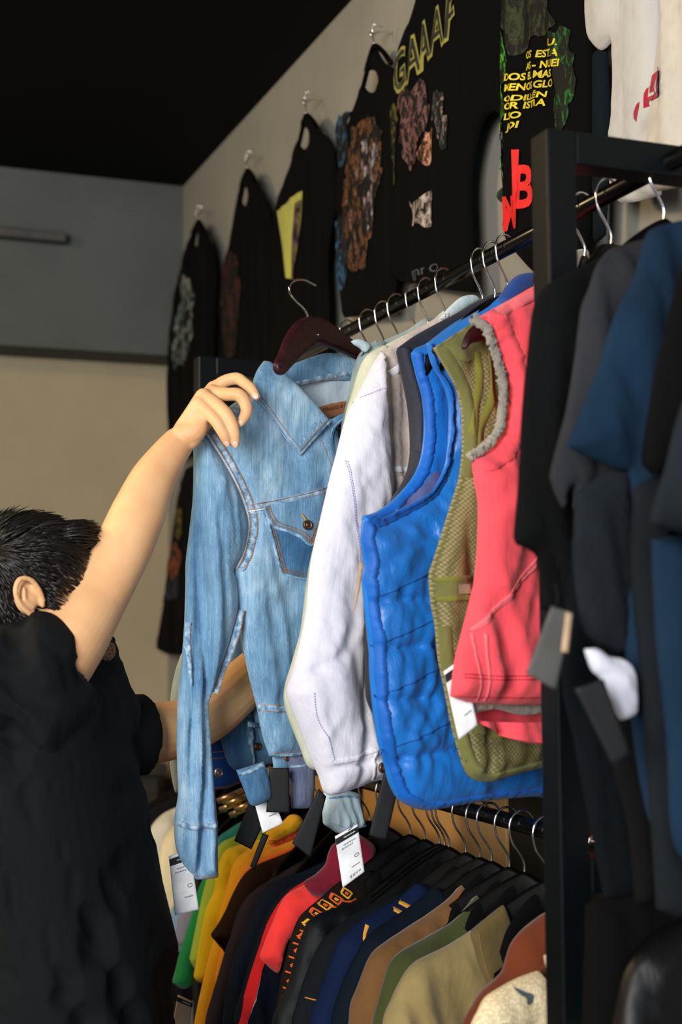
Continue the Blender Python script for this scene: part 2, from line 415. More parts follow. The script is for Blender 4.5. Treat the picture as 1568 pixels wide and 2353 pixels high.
# ------------------------------------------------------------------ rack frame
rk = empty('clothes_rack', (.883, 1.53, 0)); tag(rk, 'black steel double-tier clothes rack standing against the wall', 'clothes rack')
PXX = .8885; PW = .042
def rb(name, lo, hi, mat=MT['blackmetal'], bevel=.003):
    c = [(a+b)/2 for a, b in zip(lo, hi)]; s = [b-a for a, b in zip(lo, hi)]
    return box(name, (c[0]-.883, c[1]-1.53, c[2]), s, mat, rk, bevel)
for Y in (1.53, 3.126):
    top = 2.033
    rb('post', (PXX-PW/2, Y-PW/2, 0), (PXX+PW/2, Y+PW/2, top)); rb('post', (WX-.03-PW, Y-PW/2, 0), (WX-.03, Y+PW/2, top))
    rb('crossbar', (PXX+PW/2, Y-PW/2, top-PW), (WX-.03-PW, Y+PW/2, top)); rb('crossbar', (PXX+PW/2, Y-PW/2, RZL-.02), (WX-.03-PW, Y+PW/2, RZL+.02))
    rb('foot', (PXX-PW/2-.02, Y-PW/2-.01, 0), (PXX+PW/2+.02, Y+PW/2+.01, .012))
for z in (RZU, RZL):
    V, Fs = tubeV([(RX-.883, .35-1.53, z), (RX-.883, 1.2, z), (RX-.883, 3.75-1.53, z)], .0125, 20); link('rail', V, Fs, MT['rail'], rk)
# ------------------------------------------------------------------ hangers
def hook_pts(z0=-.082): return [(0, 0, z0), (.001, 0, z0+.022), (-.006, 0, -.045), (-.019, 0, -.026), (-.0235, 0, -.006), (-.02, 0, .01), (-.008, 0, .0195), (.006, 0, .0185), (.0165, 0, .008), (.0175, 0, -.004)]
def hanger_body(half=.155, drop=.115, zt=-.078, th=.012, hgt=.036):
    n = 26; V = []
    for i in range(n+1):
        t = i/n*2-1; a = abs(t); x = t*half; zc = zt-.012-drop*(a**1.35)*(1.05-.12*a); zt_ = zc+.014+.006*(1-a)**3; zb = zc-hgt*(.72-.25*a)+.0
        y = .012*a*a
        for (dy, z) in ((-th*.32, zt_), (th*.32, zt_), (th*.5, zt_-.006), (th*.5, zb+.005), (th*.3, zb), (-th*.3, zb), (-th*.5, zb+.005), (-th*.5, zt_-.006)): V.append((x, dy-y, z))
    Fs = []
    for i in range(n):
        for k in range(8): Fs.append((i*8+k, (i+1)*8+k, (i+1)*8+(k+1) % 8, i*8+(k+1) % 8))
    Fs += [tuple(range(8)), tuple(n*8+k for k in range(8))[::-1]]; return V, Fs
proto = None
def hanger(Y, z, label, group, slope=.0, mat='blackhang', jitter=0, swivel=0):
    """a hanger hooked over a rail at this y"""
    global proto
    rz = math.atan(slope)+jitter
    bpy.context.view_layer.update()
    if proto is None:
        r = empty('clothes_hanger', (0, 0, 0)); V, Fs = hanger_body(); link('hanger_body', V, Fs, MT[mat], r)
        tube('hook', hook_pts(), .0019, MT['chrome'], r, 8, .003); proto = r; e = r
    else:
        e = proto.copy(); C.objects.link(e)
        for ch in proto.children: c = ch.copy(); C.objects.link(c); c.parent = e
    for ch in e.children:
        if ch.name.startswith('hanger_body'): ch.rotation_euler = (0, 0, swivel)
    e.location = (RX, Y, z+.0005); e.rotation_euler = (0, 0, rz); tag(e, label, 'hanger', group); return e
tp = box('wall_panel', (1.275, 3.05, .6), (.02, 1.3, 1.2), plaster('tan board', (222, 176, 112), (206, 160, 100), .1), None, .003); tag(tp, 'tan board against the wall behind the lower rail hooks', 'panel')
tp = box('wall_panel', (1.275, 1.95, .6), (.02, .88, 1.2), m_dark, None, .003); tag(tp, 'dark brown sheet filling the dark area right of the tan board', 'panel')  # added dark sheet, only fills the dark area beside the tan board
def Yof(u, x=RX): return x/math.tan(AL+math.atan((u-784)/F))
# ------------------------------------------------------------------ denim cloths
def seamd(name):
    n = NT(name); n.col(n.ramp(n.noise(110, (1, 1, 1), 2, .5), [(.34, (92, 132, 168)), (.5, (136, 172, 202)), (.66, (178, 202, 222))])); n.set(.85, spec=.2); n.bump(n.noise(150, (1, 1, 1), 3), .5, .003); return n.m
dn = dict(hero=denim('faded mid blue denim', (70, 112, 150), (118, 160, 194), (182, 208, 226)),
          light=seamd('pale seam denim'),
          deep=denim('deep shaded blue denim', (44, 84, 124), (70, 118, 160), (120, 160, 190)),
          mid=denim('mid blue denim', (58, 100, 142), (88, 134, 174), (130, 170, 200)),
          royal=denim('strong blue denim', (14, 54, 118), (22, 72, 146), (40, 96, 170), .5),
          grey=denim('grey blue denim', (70, 80, 108), (98, 108, 138), (130, 140, 165)),
          ice=denim('ice blue denim', (160, 190, 205), (190, 214, 222), (220, 234, 238)),
          lilac=denim('washed out lilac white denim', (212, 209, 222), (228, 226, 236), (240, 239, 246), .5),
          taupe=denim('washed taupe denim', (170, 156, 152), (196, 182, 176), (214, 204, 198), .5),
          cream=denim('pale cream green denim', (188, 194, 172), (208, 213, 192), (222, 226, 208), .5),
          teal=denim('grey green denim', (118, 138, 140), (142, 162, 162), (170, 186, 184), .5))
m_th = plain('copper thread', (176, 112, 58), .7); m_thb = plain('ochre thread', (214, 150, 50), .7); m_thw = plain('blue grey thread', (150, 158, 196), .7)
m_white = fabric('worn white denim edge', (208, 222, 234), .08)
m_cop = plain('aged copper button', (128, 92, 70), .38, .8, bump=.1, bs=400); m_lin = fabric('whitish denim lining', (196, 212, 226), .1)
m_lab = fabric('brown leather label', (172, 118, 84), .15, .6, 0)
def garment(label, cat, group=None):
    def f(fr, name): e = fr.empty(name); tag(e, label, cat, group); return e
    return f
# ------------------------------------------------------------------ the denim jacket held out by the man
A = onD(450, 1200, 2.33); B = onD(790, 1200, 2.47); A[2] = B[2] = 0
o = onD(650, 900, 2.4); t = ((o-A)@np.array([B[1]-A[1], -(B[0]-A[0]), 0])/np.linalg.norm(B-A)**2); 
o = A+(B-A)*.6; o[2] = onD(650, 900, 2.4)[2]
FH = Frame(o, B-A)
hero = FH.empty('denim_jacket'); tag(hero, 'faded blue denim jacket with copper stitching held out from the rack by the man', 'jacket')
hb = lambda x, z: .35*np.clip(x-.09, 0, 1)**1.5*0+.10*np.clip(x-.11, 0, .25)
crease = [(.0035, 8, .035, .35, 1), (.0025, -35, .05, .2, 2), (.0016, 60, .04, .1, 3)]
def hx(x, z, d):
    return .004*np.sin(x*38+z*6)*np.clip((-.35-z)*3+.9, 0, 1)
body = Cloth(FH, 'front_panel', [(588, 902, 1), (540, 925), (500, 958), (458, 996), (500, 1048), (534, 1108), (558, 1165), (567, 1210), (558, 1262), (536, 1312), (546, 1392), (556, 1470), (574, 1560), (590, 1622), (604, 1690), (620, 1738, 1), (720, 1730), (860, 1705, 1), (868, 1400), (852, 1100), (800, 1040), (775, 1000), (790, 965), (757, 962), (700, 960), (640, 930)],
             dn['hero'], T=.02, Tb=.012, g=.006, w=.05, folds=crease, extra=hx, bend=hb)
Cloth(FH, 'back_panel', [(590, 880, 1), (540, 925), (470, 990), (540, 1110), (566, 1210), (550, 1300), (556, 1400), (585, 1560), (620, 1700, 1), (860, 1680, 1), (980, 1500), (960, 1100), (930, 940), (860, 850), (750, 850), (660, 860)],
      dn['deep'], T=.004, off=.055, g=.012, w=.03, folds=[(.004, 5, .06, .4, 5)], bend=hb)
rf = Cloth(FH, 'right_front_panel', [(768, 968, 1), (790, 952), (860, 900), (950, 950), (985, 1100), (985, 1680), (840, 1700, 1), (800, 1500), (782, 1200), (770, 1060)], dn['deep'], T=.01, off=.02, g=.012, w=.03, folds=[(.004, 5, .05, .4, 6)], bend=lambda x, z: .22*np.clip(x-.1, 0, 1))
lining = Cloth(FH, 'neck_lining', [(660, 884, 1), (700, 868), (760, 856), (850, 845, 1), (858, 930), (800, 948), (750, 962), (712, 940), (684, 912)], m_lin, T=.003, off=.04, g=.008, w=.02, folds=[(.002, 20, .03, .06, 4)])
lab = patch(lining, 'neck_label', [(716, 942, 1), (755, 929), (830, 916, 1), (830, 944, 1), (752, 961, 1)], m_lab, .004)
print_text(lining, 'label_writing', [('STRAUSS & CO', (735, 949), (797, 934), 9)], plain('label ink', (132, 52, 34), .8), .006)
cb = Cloth(FH, 'back_collar', [(646, 852, 1), (672, 838), (712, 822), (755, 810), (800, 814), (850, 836, 1), (862, 872), (810, 872), (750, 874), (700, 884), (668, 888, 1)], dn['hero'], T=.006, off=.022, g=.006, w=.012, folds=[(.0022, 70, .03, .1, 8), (.001, 20, .02, .05, 9)], bend=lambda x, z: .08*np.abs(x+.02))
cb.ribbon('collar_seam', [(668, 884), (710, 876), (760, 864), (800, 858), (850, 856)], .009, dn['light'], .002)
cb.stitches('stitching', [[(690, 880), (735, 868), (790, 857)], [(700, 886), (740, 876), (790, 865)]], m_th)
col = Cloth(FH, 'collar', [(616, 826, 1), (596, 850), (581, 885), (590, 912, 1), (618, 950), (652, 1000), (688, 1045, 1), (720, 1008), (757, 966, 1), (722, 926), (690, 892), (664, 862), (640, 840), (630, 828)], dn['hero'], T=.007, Tb=.004, off=-.028, g=.005, w=.008, rnd=2, folds=[(.0015, -40, .03, .1, 12)], bend=lambda x, z: .35*np.clip(z-.01, 0, 1)+.03*np.clip(x-.05, 0, 1))
col.ribbon('collar_edge', [(590, 914), (618, 951), (652, 1001), (688, 1043, 1), (720, 1006), (756, 967)], .0035, dn['light'], .0012, side=-.2)
col.stitches('stitching', [[(597, 913), (625, 951), (658, 998), (688, 1034, 1), (716, 1000), (748, 966)]], m_th)
for k in range(7):   # worn puckers along the collar tip
    a = np.array((690+k*9, 1026-k*10.)); col.ribbon('worn_pucker', [tuple(a), tuple(a+(-7, -13))], .0025, dn['light'], .0008)
pl = Cloth(FH, 'placket', [(757, 966, 1), (790, 950), (800, 958, 1), (772, 985), (766, 1010), (774, 1048), (784, 1090), (770, 1090), (758, 1052), (752, 1010)], dn['mid'], T=.004, off=-.018, g=.005, w=.008)
pl.ribbon('placket_edge', [(795, 955), (764, 985), (757, 1012), (765, 1048), (776, 1084)], .003, dn['light'])
q = pl.at(773, 984); disc('button', q+np.array([.008, .002, 0]), .0075, .004, MT['blackmetal'], hero)
# seams
AH = [(462, 992), (502, 1047), (536, 1107), (560, 1165), (568, 1210), (559, 1262), (538, 1308)]
body.ribbon('armhole_seam', AH, .0115, dn['light'], .0022, jit=.0022, side=.45)
body.stitches('stitching', [(AH, .0018), (AH, .0098)], m_th, rise=.0042); body.ribbon('seam_edge', AH, .0022, m_white, .0038, side=-.1)
YK = [(562, 1168), (620, 1158), (690, 1142), (770, 1118)]
body.ribbon('yoke_seam', YK, .0115, dn['light'], .0022, jit=.0022)
body.stitches('stitching', [(YK, .0042), (YK, -.0036)], m_th, rise=.0042); body.ribbon('seam_edge', [(a_, b_+9) for a_, b_ in YK], .0018, m_white, .0036)
SH = [(470, 996), (530, 948), (584, 912)]
body.ribbon('shoulder_seam', SH, .01, dn['light'], .002, jit=.0012)
body.stitches('stitching', [[(722, 1012), (742, 1062), (757, 1112)], (SH, .003)], m_th)
PK = [(594, 1172), (606, 1215), (620, 1268), (634, 1320, 1), (680, 1330), (740, 1336)]
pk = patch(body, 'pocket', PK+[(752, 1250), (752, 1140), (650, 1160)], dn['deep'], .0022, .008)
body.ribbon('pocket_edge', PK, .0035, dn['light'], .0045); body.stitches('stitching', [(PK, .0045), (PK, .009)], m_th, rise=.0045)
FL = [(592, 1168), (602, 1196), (616, 1213), (640, 1222), (668, 1233), (688, 1250), (697, 1256, 1), (704, 1246), (716, 1218), (740, 1190)]
patch(body, 'pocket_flap', [p for p in FL]+[(762, 1170, 1), (762, 1128, 1), (690, 1147), (640, 1158)], dn['hero'], .0062, .008)
body.ribbon('flap_edge', FL, .0032, dn['light'], .0085); body.stitches('stitching', [(FL, .0045), (FL, .009)], m_th, rise=.0085)
q = body.at(686, 1209, .006); bt = disc('button', q, .0086, .0045, m_cop, hero)
tube('buttonhole_thread', [body.at(675, 1184, .0075), body.at(679, 1192, .009), body.at(683, 1200, .0085)], .0016, m_thb, hero, 8, .002)
WB = [(590, 1624), (630, 1627), (680, 1626), (760, 1618)]
body.ribbon('waistband_seam', WB, .013, dn['light'], .0024, jit=.003); body.stitches('stitching', [(WB, .0052), (WB, -.0052)], m_th, rise=.0044); body.stitches('stitching', [[(620, 1729), (670, 1727), (740, 1718)]], m_th)
body.ribbon('hem', [(618, 1735), (670, 1733), (760, 1722)], .006, dn['light'], .002, jit=.001)
# sleeve
def slv(x, z, d):
    u0 = FH.loc(470, 1300)[0]; xx = x+.04*(z+.2); k = np.clip((-.1-z)*6, 0, 1)
    g1 = -.022*np.exp(-((x-FH.loc(456, 1600)[0]-.006*np.sin(z*9))/.008)**2)*k
    g2 = -.014*np.exp(-((x-FH.loc(430, 1700)[0]+.008*np.sin(z*7+1))/.007)**2)*k
    g3 = .006*np.exp(-((x-FH.loc(478, 1500)[0])/.012)**2)*k
    cuff = .006*(np.exp(-((z-FH.loc(450, 1893)[1])/.006)**2))
    return g1+g2+g3+cuff
sl = Cloth(FH, 'sleeve', [(458, 992, 1), (446, 1010), (446, 1060), (444, 1142), (436, 1222), (428, 1290), (427, 1350), (424, 1440), (418, 1523), (409, 1619), (407, 1700), (408, 1760), (410, 1826), (402, 1880), (403, 1935), (414, 1975), (432, 2005), (450, 2021), (499, 2016, 1), (498, 1960), (497, 1890), (489, 1794), (482, 1700), (477, 1620), (486, 1590), (500, 1550), (516, 1500), (530, 1455), (544, 1392), (540, 1330), (534, 1310), (556, 1266), (566, 1210), (557, 1165), (534, 1108), (500, 1048)],
            dn['hero'], T=.03, Tb=.02, off=-.002, g=.0055, w=.05, folds=[(.004, 4, .022, .5, 21), (.0025, -14, .03, .22, 22), (.0012, 50, .02, .06, 23)], extra=slv)
us = [(541, 1400), (530, 1450), (514, 1500), (497, 1546), (482, 1590)]
sl.ribbon('underarm_seam', us[0:], .008, dn['light'], .002, jit=.0026, side=.6); sl.stitches('stitching', [(us, .001), (us, .008)], m_th, rise=.004)
us2 = [(427, 1430), (425, 1480), (428, 1530), (432, 1575)]; sl.ribbon('underarm_seam', us2, .006, dn['light'], .002, jit=.002); sl.stitches('stitching', [(us2, .003)], m_th)
cf = [(404, 1890), (430, 1898), (462, 1895), (497, 1890)]; sl.ribbon('cuff_seam', cf, .01, dn['light'], .002, jit=.002); sl.stitches('stitching', [(cf, .004), (cf, -.004), [(440, 2010), (470, 2012), (497, 2008)]], m_th)
# far sleeve, behind the pale jackets
Cloth(FH, 'sleeve', [(930, 930, 1), (985, 960), (1010, 1100), (1030, 1400), (1040, 1800), (975, 1810), (965, 1500), (955, 1200)], dn['hero'], T=.03, off=.06, g=.02, w=.04, folds=[(.004, 4, .03, .4, 24)])
# ------------------------------------------------------------------ its wooden hanger
m_wood = NT('dark red brown lacquered wood'); m_wood.col(m_wood.ramp(m_wood.noise(30, (1, 1, 6), 5, .6), [(.3, (34, 11, 16)), (.6, (54, 18, 25)), (.8, (74, 28, 32))])); m_wood.set(.42, spec=.3); m_wood = m_wood.m
h0 = onD(709, 735, 2.42); FG = Frame(h0, (1, .75, 0))
hg = FG.empty('wooden_hanger'); tag(hg, 'dark red brown wooden hanger with chrome hook inside the held denim jacket', 'hanger')
hc = Cloth(FG, 'hanger_body', [(708, 727), (690, 734), (674, 748), (658, 774), (645, 808), (633, 836), (636, 856), (648, 862), (668, 842), (694, 815), (716, 797), (727, 789), (742, 793), (775, 806), (812, 822), (850, 842), (880, 866), (890, 858), (860, 822), (824, 793), (790, 768), (762, 745), (738, 731)], m_wood, T=.007, Tb=.007, g=.004, w=.006)
Q = lambda u, v, y=0: np.array([*FG.loc(u, v)[:1], y, FG.loc(u, v)[1]])
tube('hook', [Q(709, 735), Q(706, 722), Q(697, 708), (Q(680, 692)), Q(668, 676), Q(665, 660), Q(672, 648), Q(686, 643), Q(702, 644), Q(714, 650), Q(726, 656)], .0021, MT['chrome'], hg, 10, .003)
tube('pin', [Q(722, 770, -.0075), Q(722, 771, -.0095)], .0022, MT['chrome'], hg, 8, .001)
# ------------------------------------------------------------------ swing tags
def sq(L, s0, t, s1, amp=.012, n=18):
    return [L(s0+(s1-s0)*i/n, t+amp*math.sin(i*2.4+s0*9)) for i in range(n+1)]
def card(label, px, D, mat='tagwhite', header=True, texts=True, slope=.1, string=None, group=None, name='price_tag', price='$899', dark=None):
    c = np.mean([p[:2] for p in px], 0); fr = Frame(onD(c[0], c[1], D), (math.cos(AL)+0, -math.sin(AL)+slope, 0)); e = fr.empty(name); tag(e, label, 'tag', group)
    cl = Cloth(fr, 'card', [(p[0], p[1], 1) for p in px], MT[mat], T=.0004, g=.012, w=.004, folds=[], bend=lambda x, z: .25*z*z+.1*x*x)
    tl, tr, br, bl = [np.array(p, float) for p in px]
    L = lambda s, t: tuple((tl*(1-s)+tr*s)*(1-t)+(bl*(1-s)+br*s)*t)
    if header: patch(cl, 'header_band', [(*L(0, .05), 1), (*L(1, .05), 1), (*L(1, .17), 1), (*L(0, .17), 1)], MT['tagblack'], .001)
    if header: cl.ribbon('header_writing', sq(L, .35, .11, .85), .0008, MT['tagwhite'], .0018, px=True)
    if texts:
        hpx = np.linalg.norm(bl-tl)
        for t in (.34, .5, .66, .8): cl.ribbon('ruled_line', [L(.04, t), L(.5, t+.003), L(.96, t)], 0.0009, MT['ink'], .0006)
        cl.ribbon('ruled_line', [L(.52, .5), L(.52, .66)], 0.0009, MT['ink'], .0006)
        for s0, t_, s1 in ((.3, .25, .85), (.2, .31, .7), (.5, .75, .86)): cl.ribbon('handwriting', sq(L, s0, t_, s1), .0012, MT['ink'], .0008)
        cl.ribbon('handwriting', [L(.78+.1*math.cos(q_), .575+.03*math.sin(q_)) for q_ in np.linspace(0, 6.2, 10)], .0012, MT['ink'], .0008)
        if price: print_text(cl, 'price_writing', [(price, L(.35, .93), L(.85, .93), hpx*.055)], MT['ink'], .001, .0)
    if dark: dark(cl, L)
    if string:
        a, b = string; pa = fr.loc(*a); pb = fr.loc(*b)
        tube('string', [(pa[0], -.002, pa[1]), ((pa[0]+pb[0])/2+.002, -.004, (pa[1]+pb[1])/2), (pb[0], -.002, pb[1])], .0005, MT['tagblack'], e, 6, .006)
    return e
card('white price tag with black header hanging from the cuff of the held denim jacket', [(388, 1968), (437, 1950), (457, 2090), (402, 2103)], 2.27, string=((420, 1962), (440, 1935)), price=None)
# ------------------------------------------------------------------ garments on the upper rail
def RF(Y, s=.3, z=RZU, x=RX): return Frame((x, Y, z), (1, s, 0))
m_navy = fabric('dark slate nylon', (40, 44, 56), .2, .6, .05, 500, .5); m_org = fabric('orange nylon', (226, 90, 36))
m_blue = fabric('bright blue nylon', (24, 116, 206), .08, .4, .1, 1200, .55, .5, .15); m_bluein = fabric('slate blue lining', (92, 100, 150), .1, .6)
m_bluetrim = fabric('bright blue binding', (16, 100, 196), .1, .5)
m_olive = fabric('olive cotton', (112, 114, 64), .15); m_olive2 = fabric('olive webbing', (122, 124, 48), .12)
n = NT('olive mesh'); v = n.n('ShaderNodeTexVoronoi', feature='F1'); v.inputs['Scale'].default_value = 210; v.inputs['Randomness'].default_value = .1; n.l(n.map((1, .3, 1), (0, .7, 0)), v.inputs['Vector'])
n.col(n.ramp(v.outputs['Distance'], [(.3, (146, 140, 98)), (.62, (92, 90, 54))])); n.set(.8, spec=.25); n.bump(v.outputs['Distance'], -.5, .002); n.bump(n.noise(12, (1, 1, .3), 5), .4, .012); m_mesh = n.m
m_pink = fabric('coral red cotton', (250, 84, 96), .06, .85, .2, 700, .4); m_pinkd = fabric('coral seam', (250, 112, 122), .1)
m_sherpa = fabric('grey sherpa pile', (150, 144, 134), .25, .95, .4, 160, .9, wr=1.0)
m_lilt = plain('lilac stitch', (160, 158, 205), .8)
# pink vest --------------------------------------------------------------
f = RF(1.78); e = f.empty('pink_vest'); tag(e, 'coral pink vest with grey sherpa lining, just left of the rack post', 'vest')
Cloth(f, 'back_panel', [(1125, 735, 1), (1180, 690), (1300, 640), (1420, 700), (1440, 1000), (1440, 1600), (1400, 1718), (1262, 1712), (1200, 1705), (1145, 1683), (1085, 1648), (1040, 1612), (1046, 1530), (1075, 1400), (1098, 1300), (1102, 1147), (1088, 1060), (1140, 1010), (1160, 900)], m_pink, T=.004, off=.045, g=.012, w=.01, folds=[(.003, 10, .05, .3, 2)])
pf_ = Cloth(f, 'front_panel', [(1104, 727, 1), (1170, 690), (1244, 650), (1330, 620), (1400, 700), (1425, 900), (1430, 1300), (1430, 1625, 1), (1262, 1619), (1180, 1620), (1080, 1614), (1036, 1600, 1), (1046, 1520), (1060, 1462), (1082, 1390), (1095, 1296), (1100, 1200), (1099, 1147), (1092, 1110), (1087, 1056, 1), (1121, 1040), (1148, 1008), (1162, 960), (1166, 915), (1160, 865), (1146, 800), (1130, 755)], m_pink, T=.026, Tb=.01, off=-.004, g=.007, w=.05,
            folds=[(.008, 14, .06, .35, 31), (.003, -25, .04, .15, 32), (.0012, 50, .02, .05, 33)])
pf_.ribbon('armhole_binding', [(1108, 729), (1130, 762), (1147, 805), (1161, 865), (1168, 915), (1163, 962), (1150, 1010), (1122, 1044), (1088, 1062)], .02, m_pink, .003, jit=.004, side=.4)
pf_.stitches('stitching', [([(1108, 729), (1130, 762), (1147, 805), (1161, 865), (1168, 915), (1163, 962), (1150, 1010), (1122, 1044), (1088, 1062)], .0165)], m_pinkd)
pf_.ribbon('shoulder_seam', [(1112, 738), (1175, 700), (1260, 662)], .014, m_pinkd, .002, jit=.002)
for d in (0, 18): pf_.ribbon('piping', [(1300+d, 1180+d*.2), (1200+d*.6, 1290), (1120+d*.3, 1388), (1070+d*.2, 1448)], .005, m_pinkd, .002, jit=.001)
for d in (0, 16): pf_.ribbon('side_seam', [(1070+d, 1455), (1072+d, 1500), (1078+d, 1550), (1086+d, 1610)], .004, m_pinkd, .0018)
pf_.stitches('stitching', [[(1050, 1548), (1120, 1553), (1262, 1549)], [(1050, 1556), (1120, 1561), (1262, 1557)], [(1045, 1600), (1120, 1602), (1262, 1602)]], plain('dark coral thread', (170, 30, 50), .8), wd=.0016)
sh = Cloth(f, 'sherpa_lining', [(1070, 1608, 1), (1150, 1612), (1262, 1614), (1420, 1614), (1420, 1640), (1262, 1638), (1200, 1643), (1140, 1630), (1085, 1640, 1)], m_sherpa, T=.012, off=.02, g=.005, w=.01, folds=[(.004, 0, .01, .01, 5)])
sp = [(1104, 727), (1122, 755), (1138, 805), (1150, 860), (1152, 900), (1150, 960), (1138, 1000), (1110, 1035), (1086, 1050)]
P = [pf_.at(*p) for p in sp]; P = smooth_path([p+np.array([-.004, .012, 0]) for p in P], .0025)
V, Fs = tubeV(P, .0065, 12); V = [np.array(v_)+_rng.normal(0, .0013, 3) for v_ in V]; link('sherpa_trim', V, Fs, m_sherpa, e)
cl = Cloth(f, 'collar', [(1300, 585, 1), (1345, 575), (1345, 640), (1300, 640)], m_sherpa, T=.01, off=.02, g=.008, w=.01, folds=[(.004, 0, .012, .012, 6)])
patch(pf_, 'back_panel_strip', [(1100, 1655, 1), (1140, 1660), (1262, 1660, 1), (1262, 1708, 1), (1190, 1700), (1140, 1680)], m_pink, -.03)
# olive vest -------------------------------------------------------------
f = RF(1.865); e = f.empty('olive_vest'); tag(e, 'olive green mesh utility vest hanging between the blue and the pink vests', 'vest')
ov = Cloth(f, 'mesh_panel', [(997, 800, 1), (1050, 765), (1106, 730), (1200, 680), (1300, 690), (1360, 800), (1380, 1200), (1380, 1760, 1), (1260, 1765), (1231, 1767), (1175, 1782), (1118, 1797), (1088, 1791), (1070, 1772), (1056, 1731), (1038, 1665), (1022, 1582), (1008, 1515), (1000, 1433), (991, 1383), (987, 1320), (996, 1290), (1015, 1230), (1040, 1150), (1056, 1097), (1063, 1031), (1061, 948), (1050, 895), (1024, 846)], m_mesh, T=.022, Tb=.012, g=.008, w=.04, folds=[(.006, 6, .04, .4, 41), (.003, -20, .04, .2, 42)])
patch(ov, 'shoulder_yoke', [(1000, 804, 1), (1052, 766), (1108, 732, 1), (1180, 760, 1), (1130, 800), (1048, 838, 1), (1018, 828)], m_olive, .002)
for a in ([(1095, 800), (1100, 900), (1085, 1000), (1078, 1100)], [(1072, 815), (1078, 900), (1070, 1000)]): ov.ribbon('strap', a, .01, m_olive2, .003)
patch(ov, 'chest_pocket', [(1115, 845, 1), (1160, 838, 1), (1162, 912, 1), (1128, 920, 1)], m_olive2, .006)
patch(ov, 'zip_pocket_band', [(989, 1332, 1), (1040, 1328), (1110, 1322, 1), (1110, 1375, 1), (1040, 1380), (992, 1384, 1)], m_olive, .004)
patch(ov, 'clear_window', [(1016, 1345, 1), (1060, 1342), (1100, 1340, 1), (1100, 1362, 1), (1060, 1364), (1018, 1366, 1)], plain('cloudy plastic', (150, 156, 130), .15, 0, .8), .007)
for yy in (1334, 1378): ov.ribbon('band_edge', [(989, yy), (1040, yy-4), (1110, yy-9)], .008, m_olive2, .005)
ov.ribbon('hem_binding', [(1000, 1440), (1008, 1515), (1022, 1582), (1039, 1665), (1057, 1731), (1072, 1772), (1090, 1789), (1118, 1793), (1175, 1778), (1231, 1763), (1262, 1760)], .014, m_olive, .003, jit=.001, side=.35)
ov.ribbon('armhole_binding', [(999, 806), (1025, 848), (1051, 897), (1062, 948), (1064, 1031), (1057, 1097)], .012, m_olive, .003, side=.3)
patch(ov, 'hem_panel', [(1040, 1668, 1), (1100, 1690), (1180, 1697), (1262, 1700, 1), (1262, 1640), (1040, 1600)], m_olive, .003)
patch(ov, 'lime_patch', [(1036, 1470, 1), (1052, 1462), (1052, 1500), (1036, 1510)], m_olive2, .004)
# blue puffer vest --------------------------------------------------------
f = RF(1.955); e = f.empty('puffer_vest'); tag(e, 'bright blue quilted puffer vest beside the washed lilac denim jacket', 'vest')
QL = [1045, 1375, 1484, 1602, 1735]
bk = Cloth(f, 'back_panel', [(946, 812, 1), (956, 800), (981, 789), (1040, 745), (1110, 705), (1200, 660), (1330, 700), (1350, 1200), (1350, 1800), (1200, 1830), (1000, 1840), (900, 1760), (850, 1500), (836, 1300), (833, 1186, 1), (869, 1174), (909, 1144), (949, 1097), (969, 1048), (976, 981), (972, 915), (957, 859)], m_blue, T=.012, off=.05, g=.009, w=.03, folds=[(.004, 20, .04, .1, 51), (.002, -40, .03, .06, 52)])
bk.ribbon('armhole_binding', [(948, 814), (958, 860), (973, 915), (978, 981), (971, 1048), (951, 1099), (911, 1147), (871, 1177), (837, 1189)], .011, m_bluetrim, .004, jit=.003, side=.35)
patch(bk, 'inner_lining', [(850, 1210, 1), (905, 1165), (955, 1120), (985, 1085), (1010, 1120), (950, 1180), (880, 1230)], m_bluein, .003)
zq = [f.loc(920, v_)[1] for v_ in QL]
def quilt(x, z, d):
    h = np.zeros_like(x); slope = .055
    zz = z-slope*(x+.2)
    for q in zq: h -= .011*np.exp(-np.abs(zz-q)/.0075)+.0025*np.exp(-np.abs(zz-q)/.03)*pn(x*60, z*20)*2.5
    h += .0045*np.sqrt(np.abs(pn(x*13+z*7, z*9)))*np.sign(pn(x*5, z*6)+.2)+.004*pn(x*7-z*9, z*7+4)
    return h
bf = Cloth(f, 'front_panel', [(981, 789, 1), (1042, 748), (1110, 707), (1165, 672), (1240, 700), (1330, 800), (1350, 1200), (1350, 1800), (1262, 1826), (1130, 1838), (1040, 1852), (985, 1862), (948, 1855), (915, 1835), (895, 1800), (883, 1755), (868, 1700), (857, 1620), (850, 1540), (849, 1490), (843, 1440), (836, 1370), (833, 1330), (838, 1290), (830, 1240), (834, 1192, 1), (856, 1207), (893, 1192), (959, 1157), (992, 1131), (1019, 1081), (1029, 1031), (1032, 932), (1020, 885), (992, 835)], m_blue, T=.028, Tb=.01, off=.004, g=.006, w=.055,
           folds=[(.0022, 55, .03, .16, 53), (.0028, -35, .04, .2, 54)], extra=quilt)
bf.ribbon('armhole_binding', [(984, 792), (994, 836), (1022, 886), (1034, 932), (1031, 1031), (1021, 1083), (994, 1134), (961, 1160), (895, 1195), (858, 1210), (837, 1197)], .012, m_bluetrim, .004, jit=.003, side=-.35)
bf.ribbon('side_binding', [(836, 1200), (833, 1240), (841, 1290), (836, 1330), (840, 1370), (847, 1440), (853, 1490), (854, 1540), (861, 1620), (872, 1700), (888, 1760), (900, 1800), (918, 1832), (950, 1850), (985, 1857), (1040, 1847), (1130, 1833), (1262, 1822)], .011, m_bluetrim, .004, jit=.003, side=.3)
m_nth = plain('navy thread', (10, 40, 110), .8)
for v_ in QL[1:]: bf.stitches('stitching', [[(845+i*4, v_-6*(i/3)) for i in (0, 10, 25, 42)]], m_nth, wd=.0012)
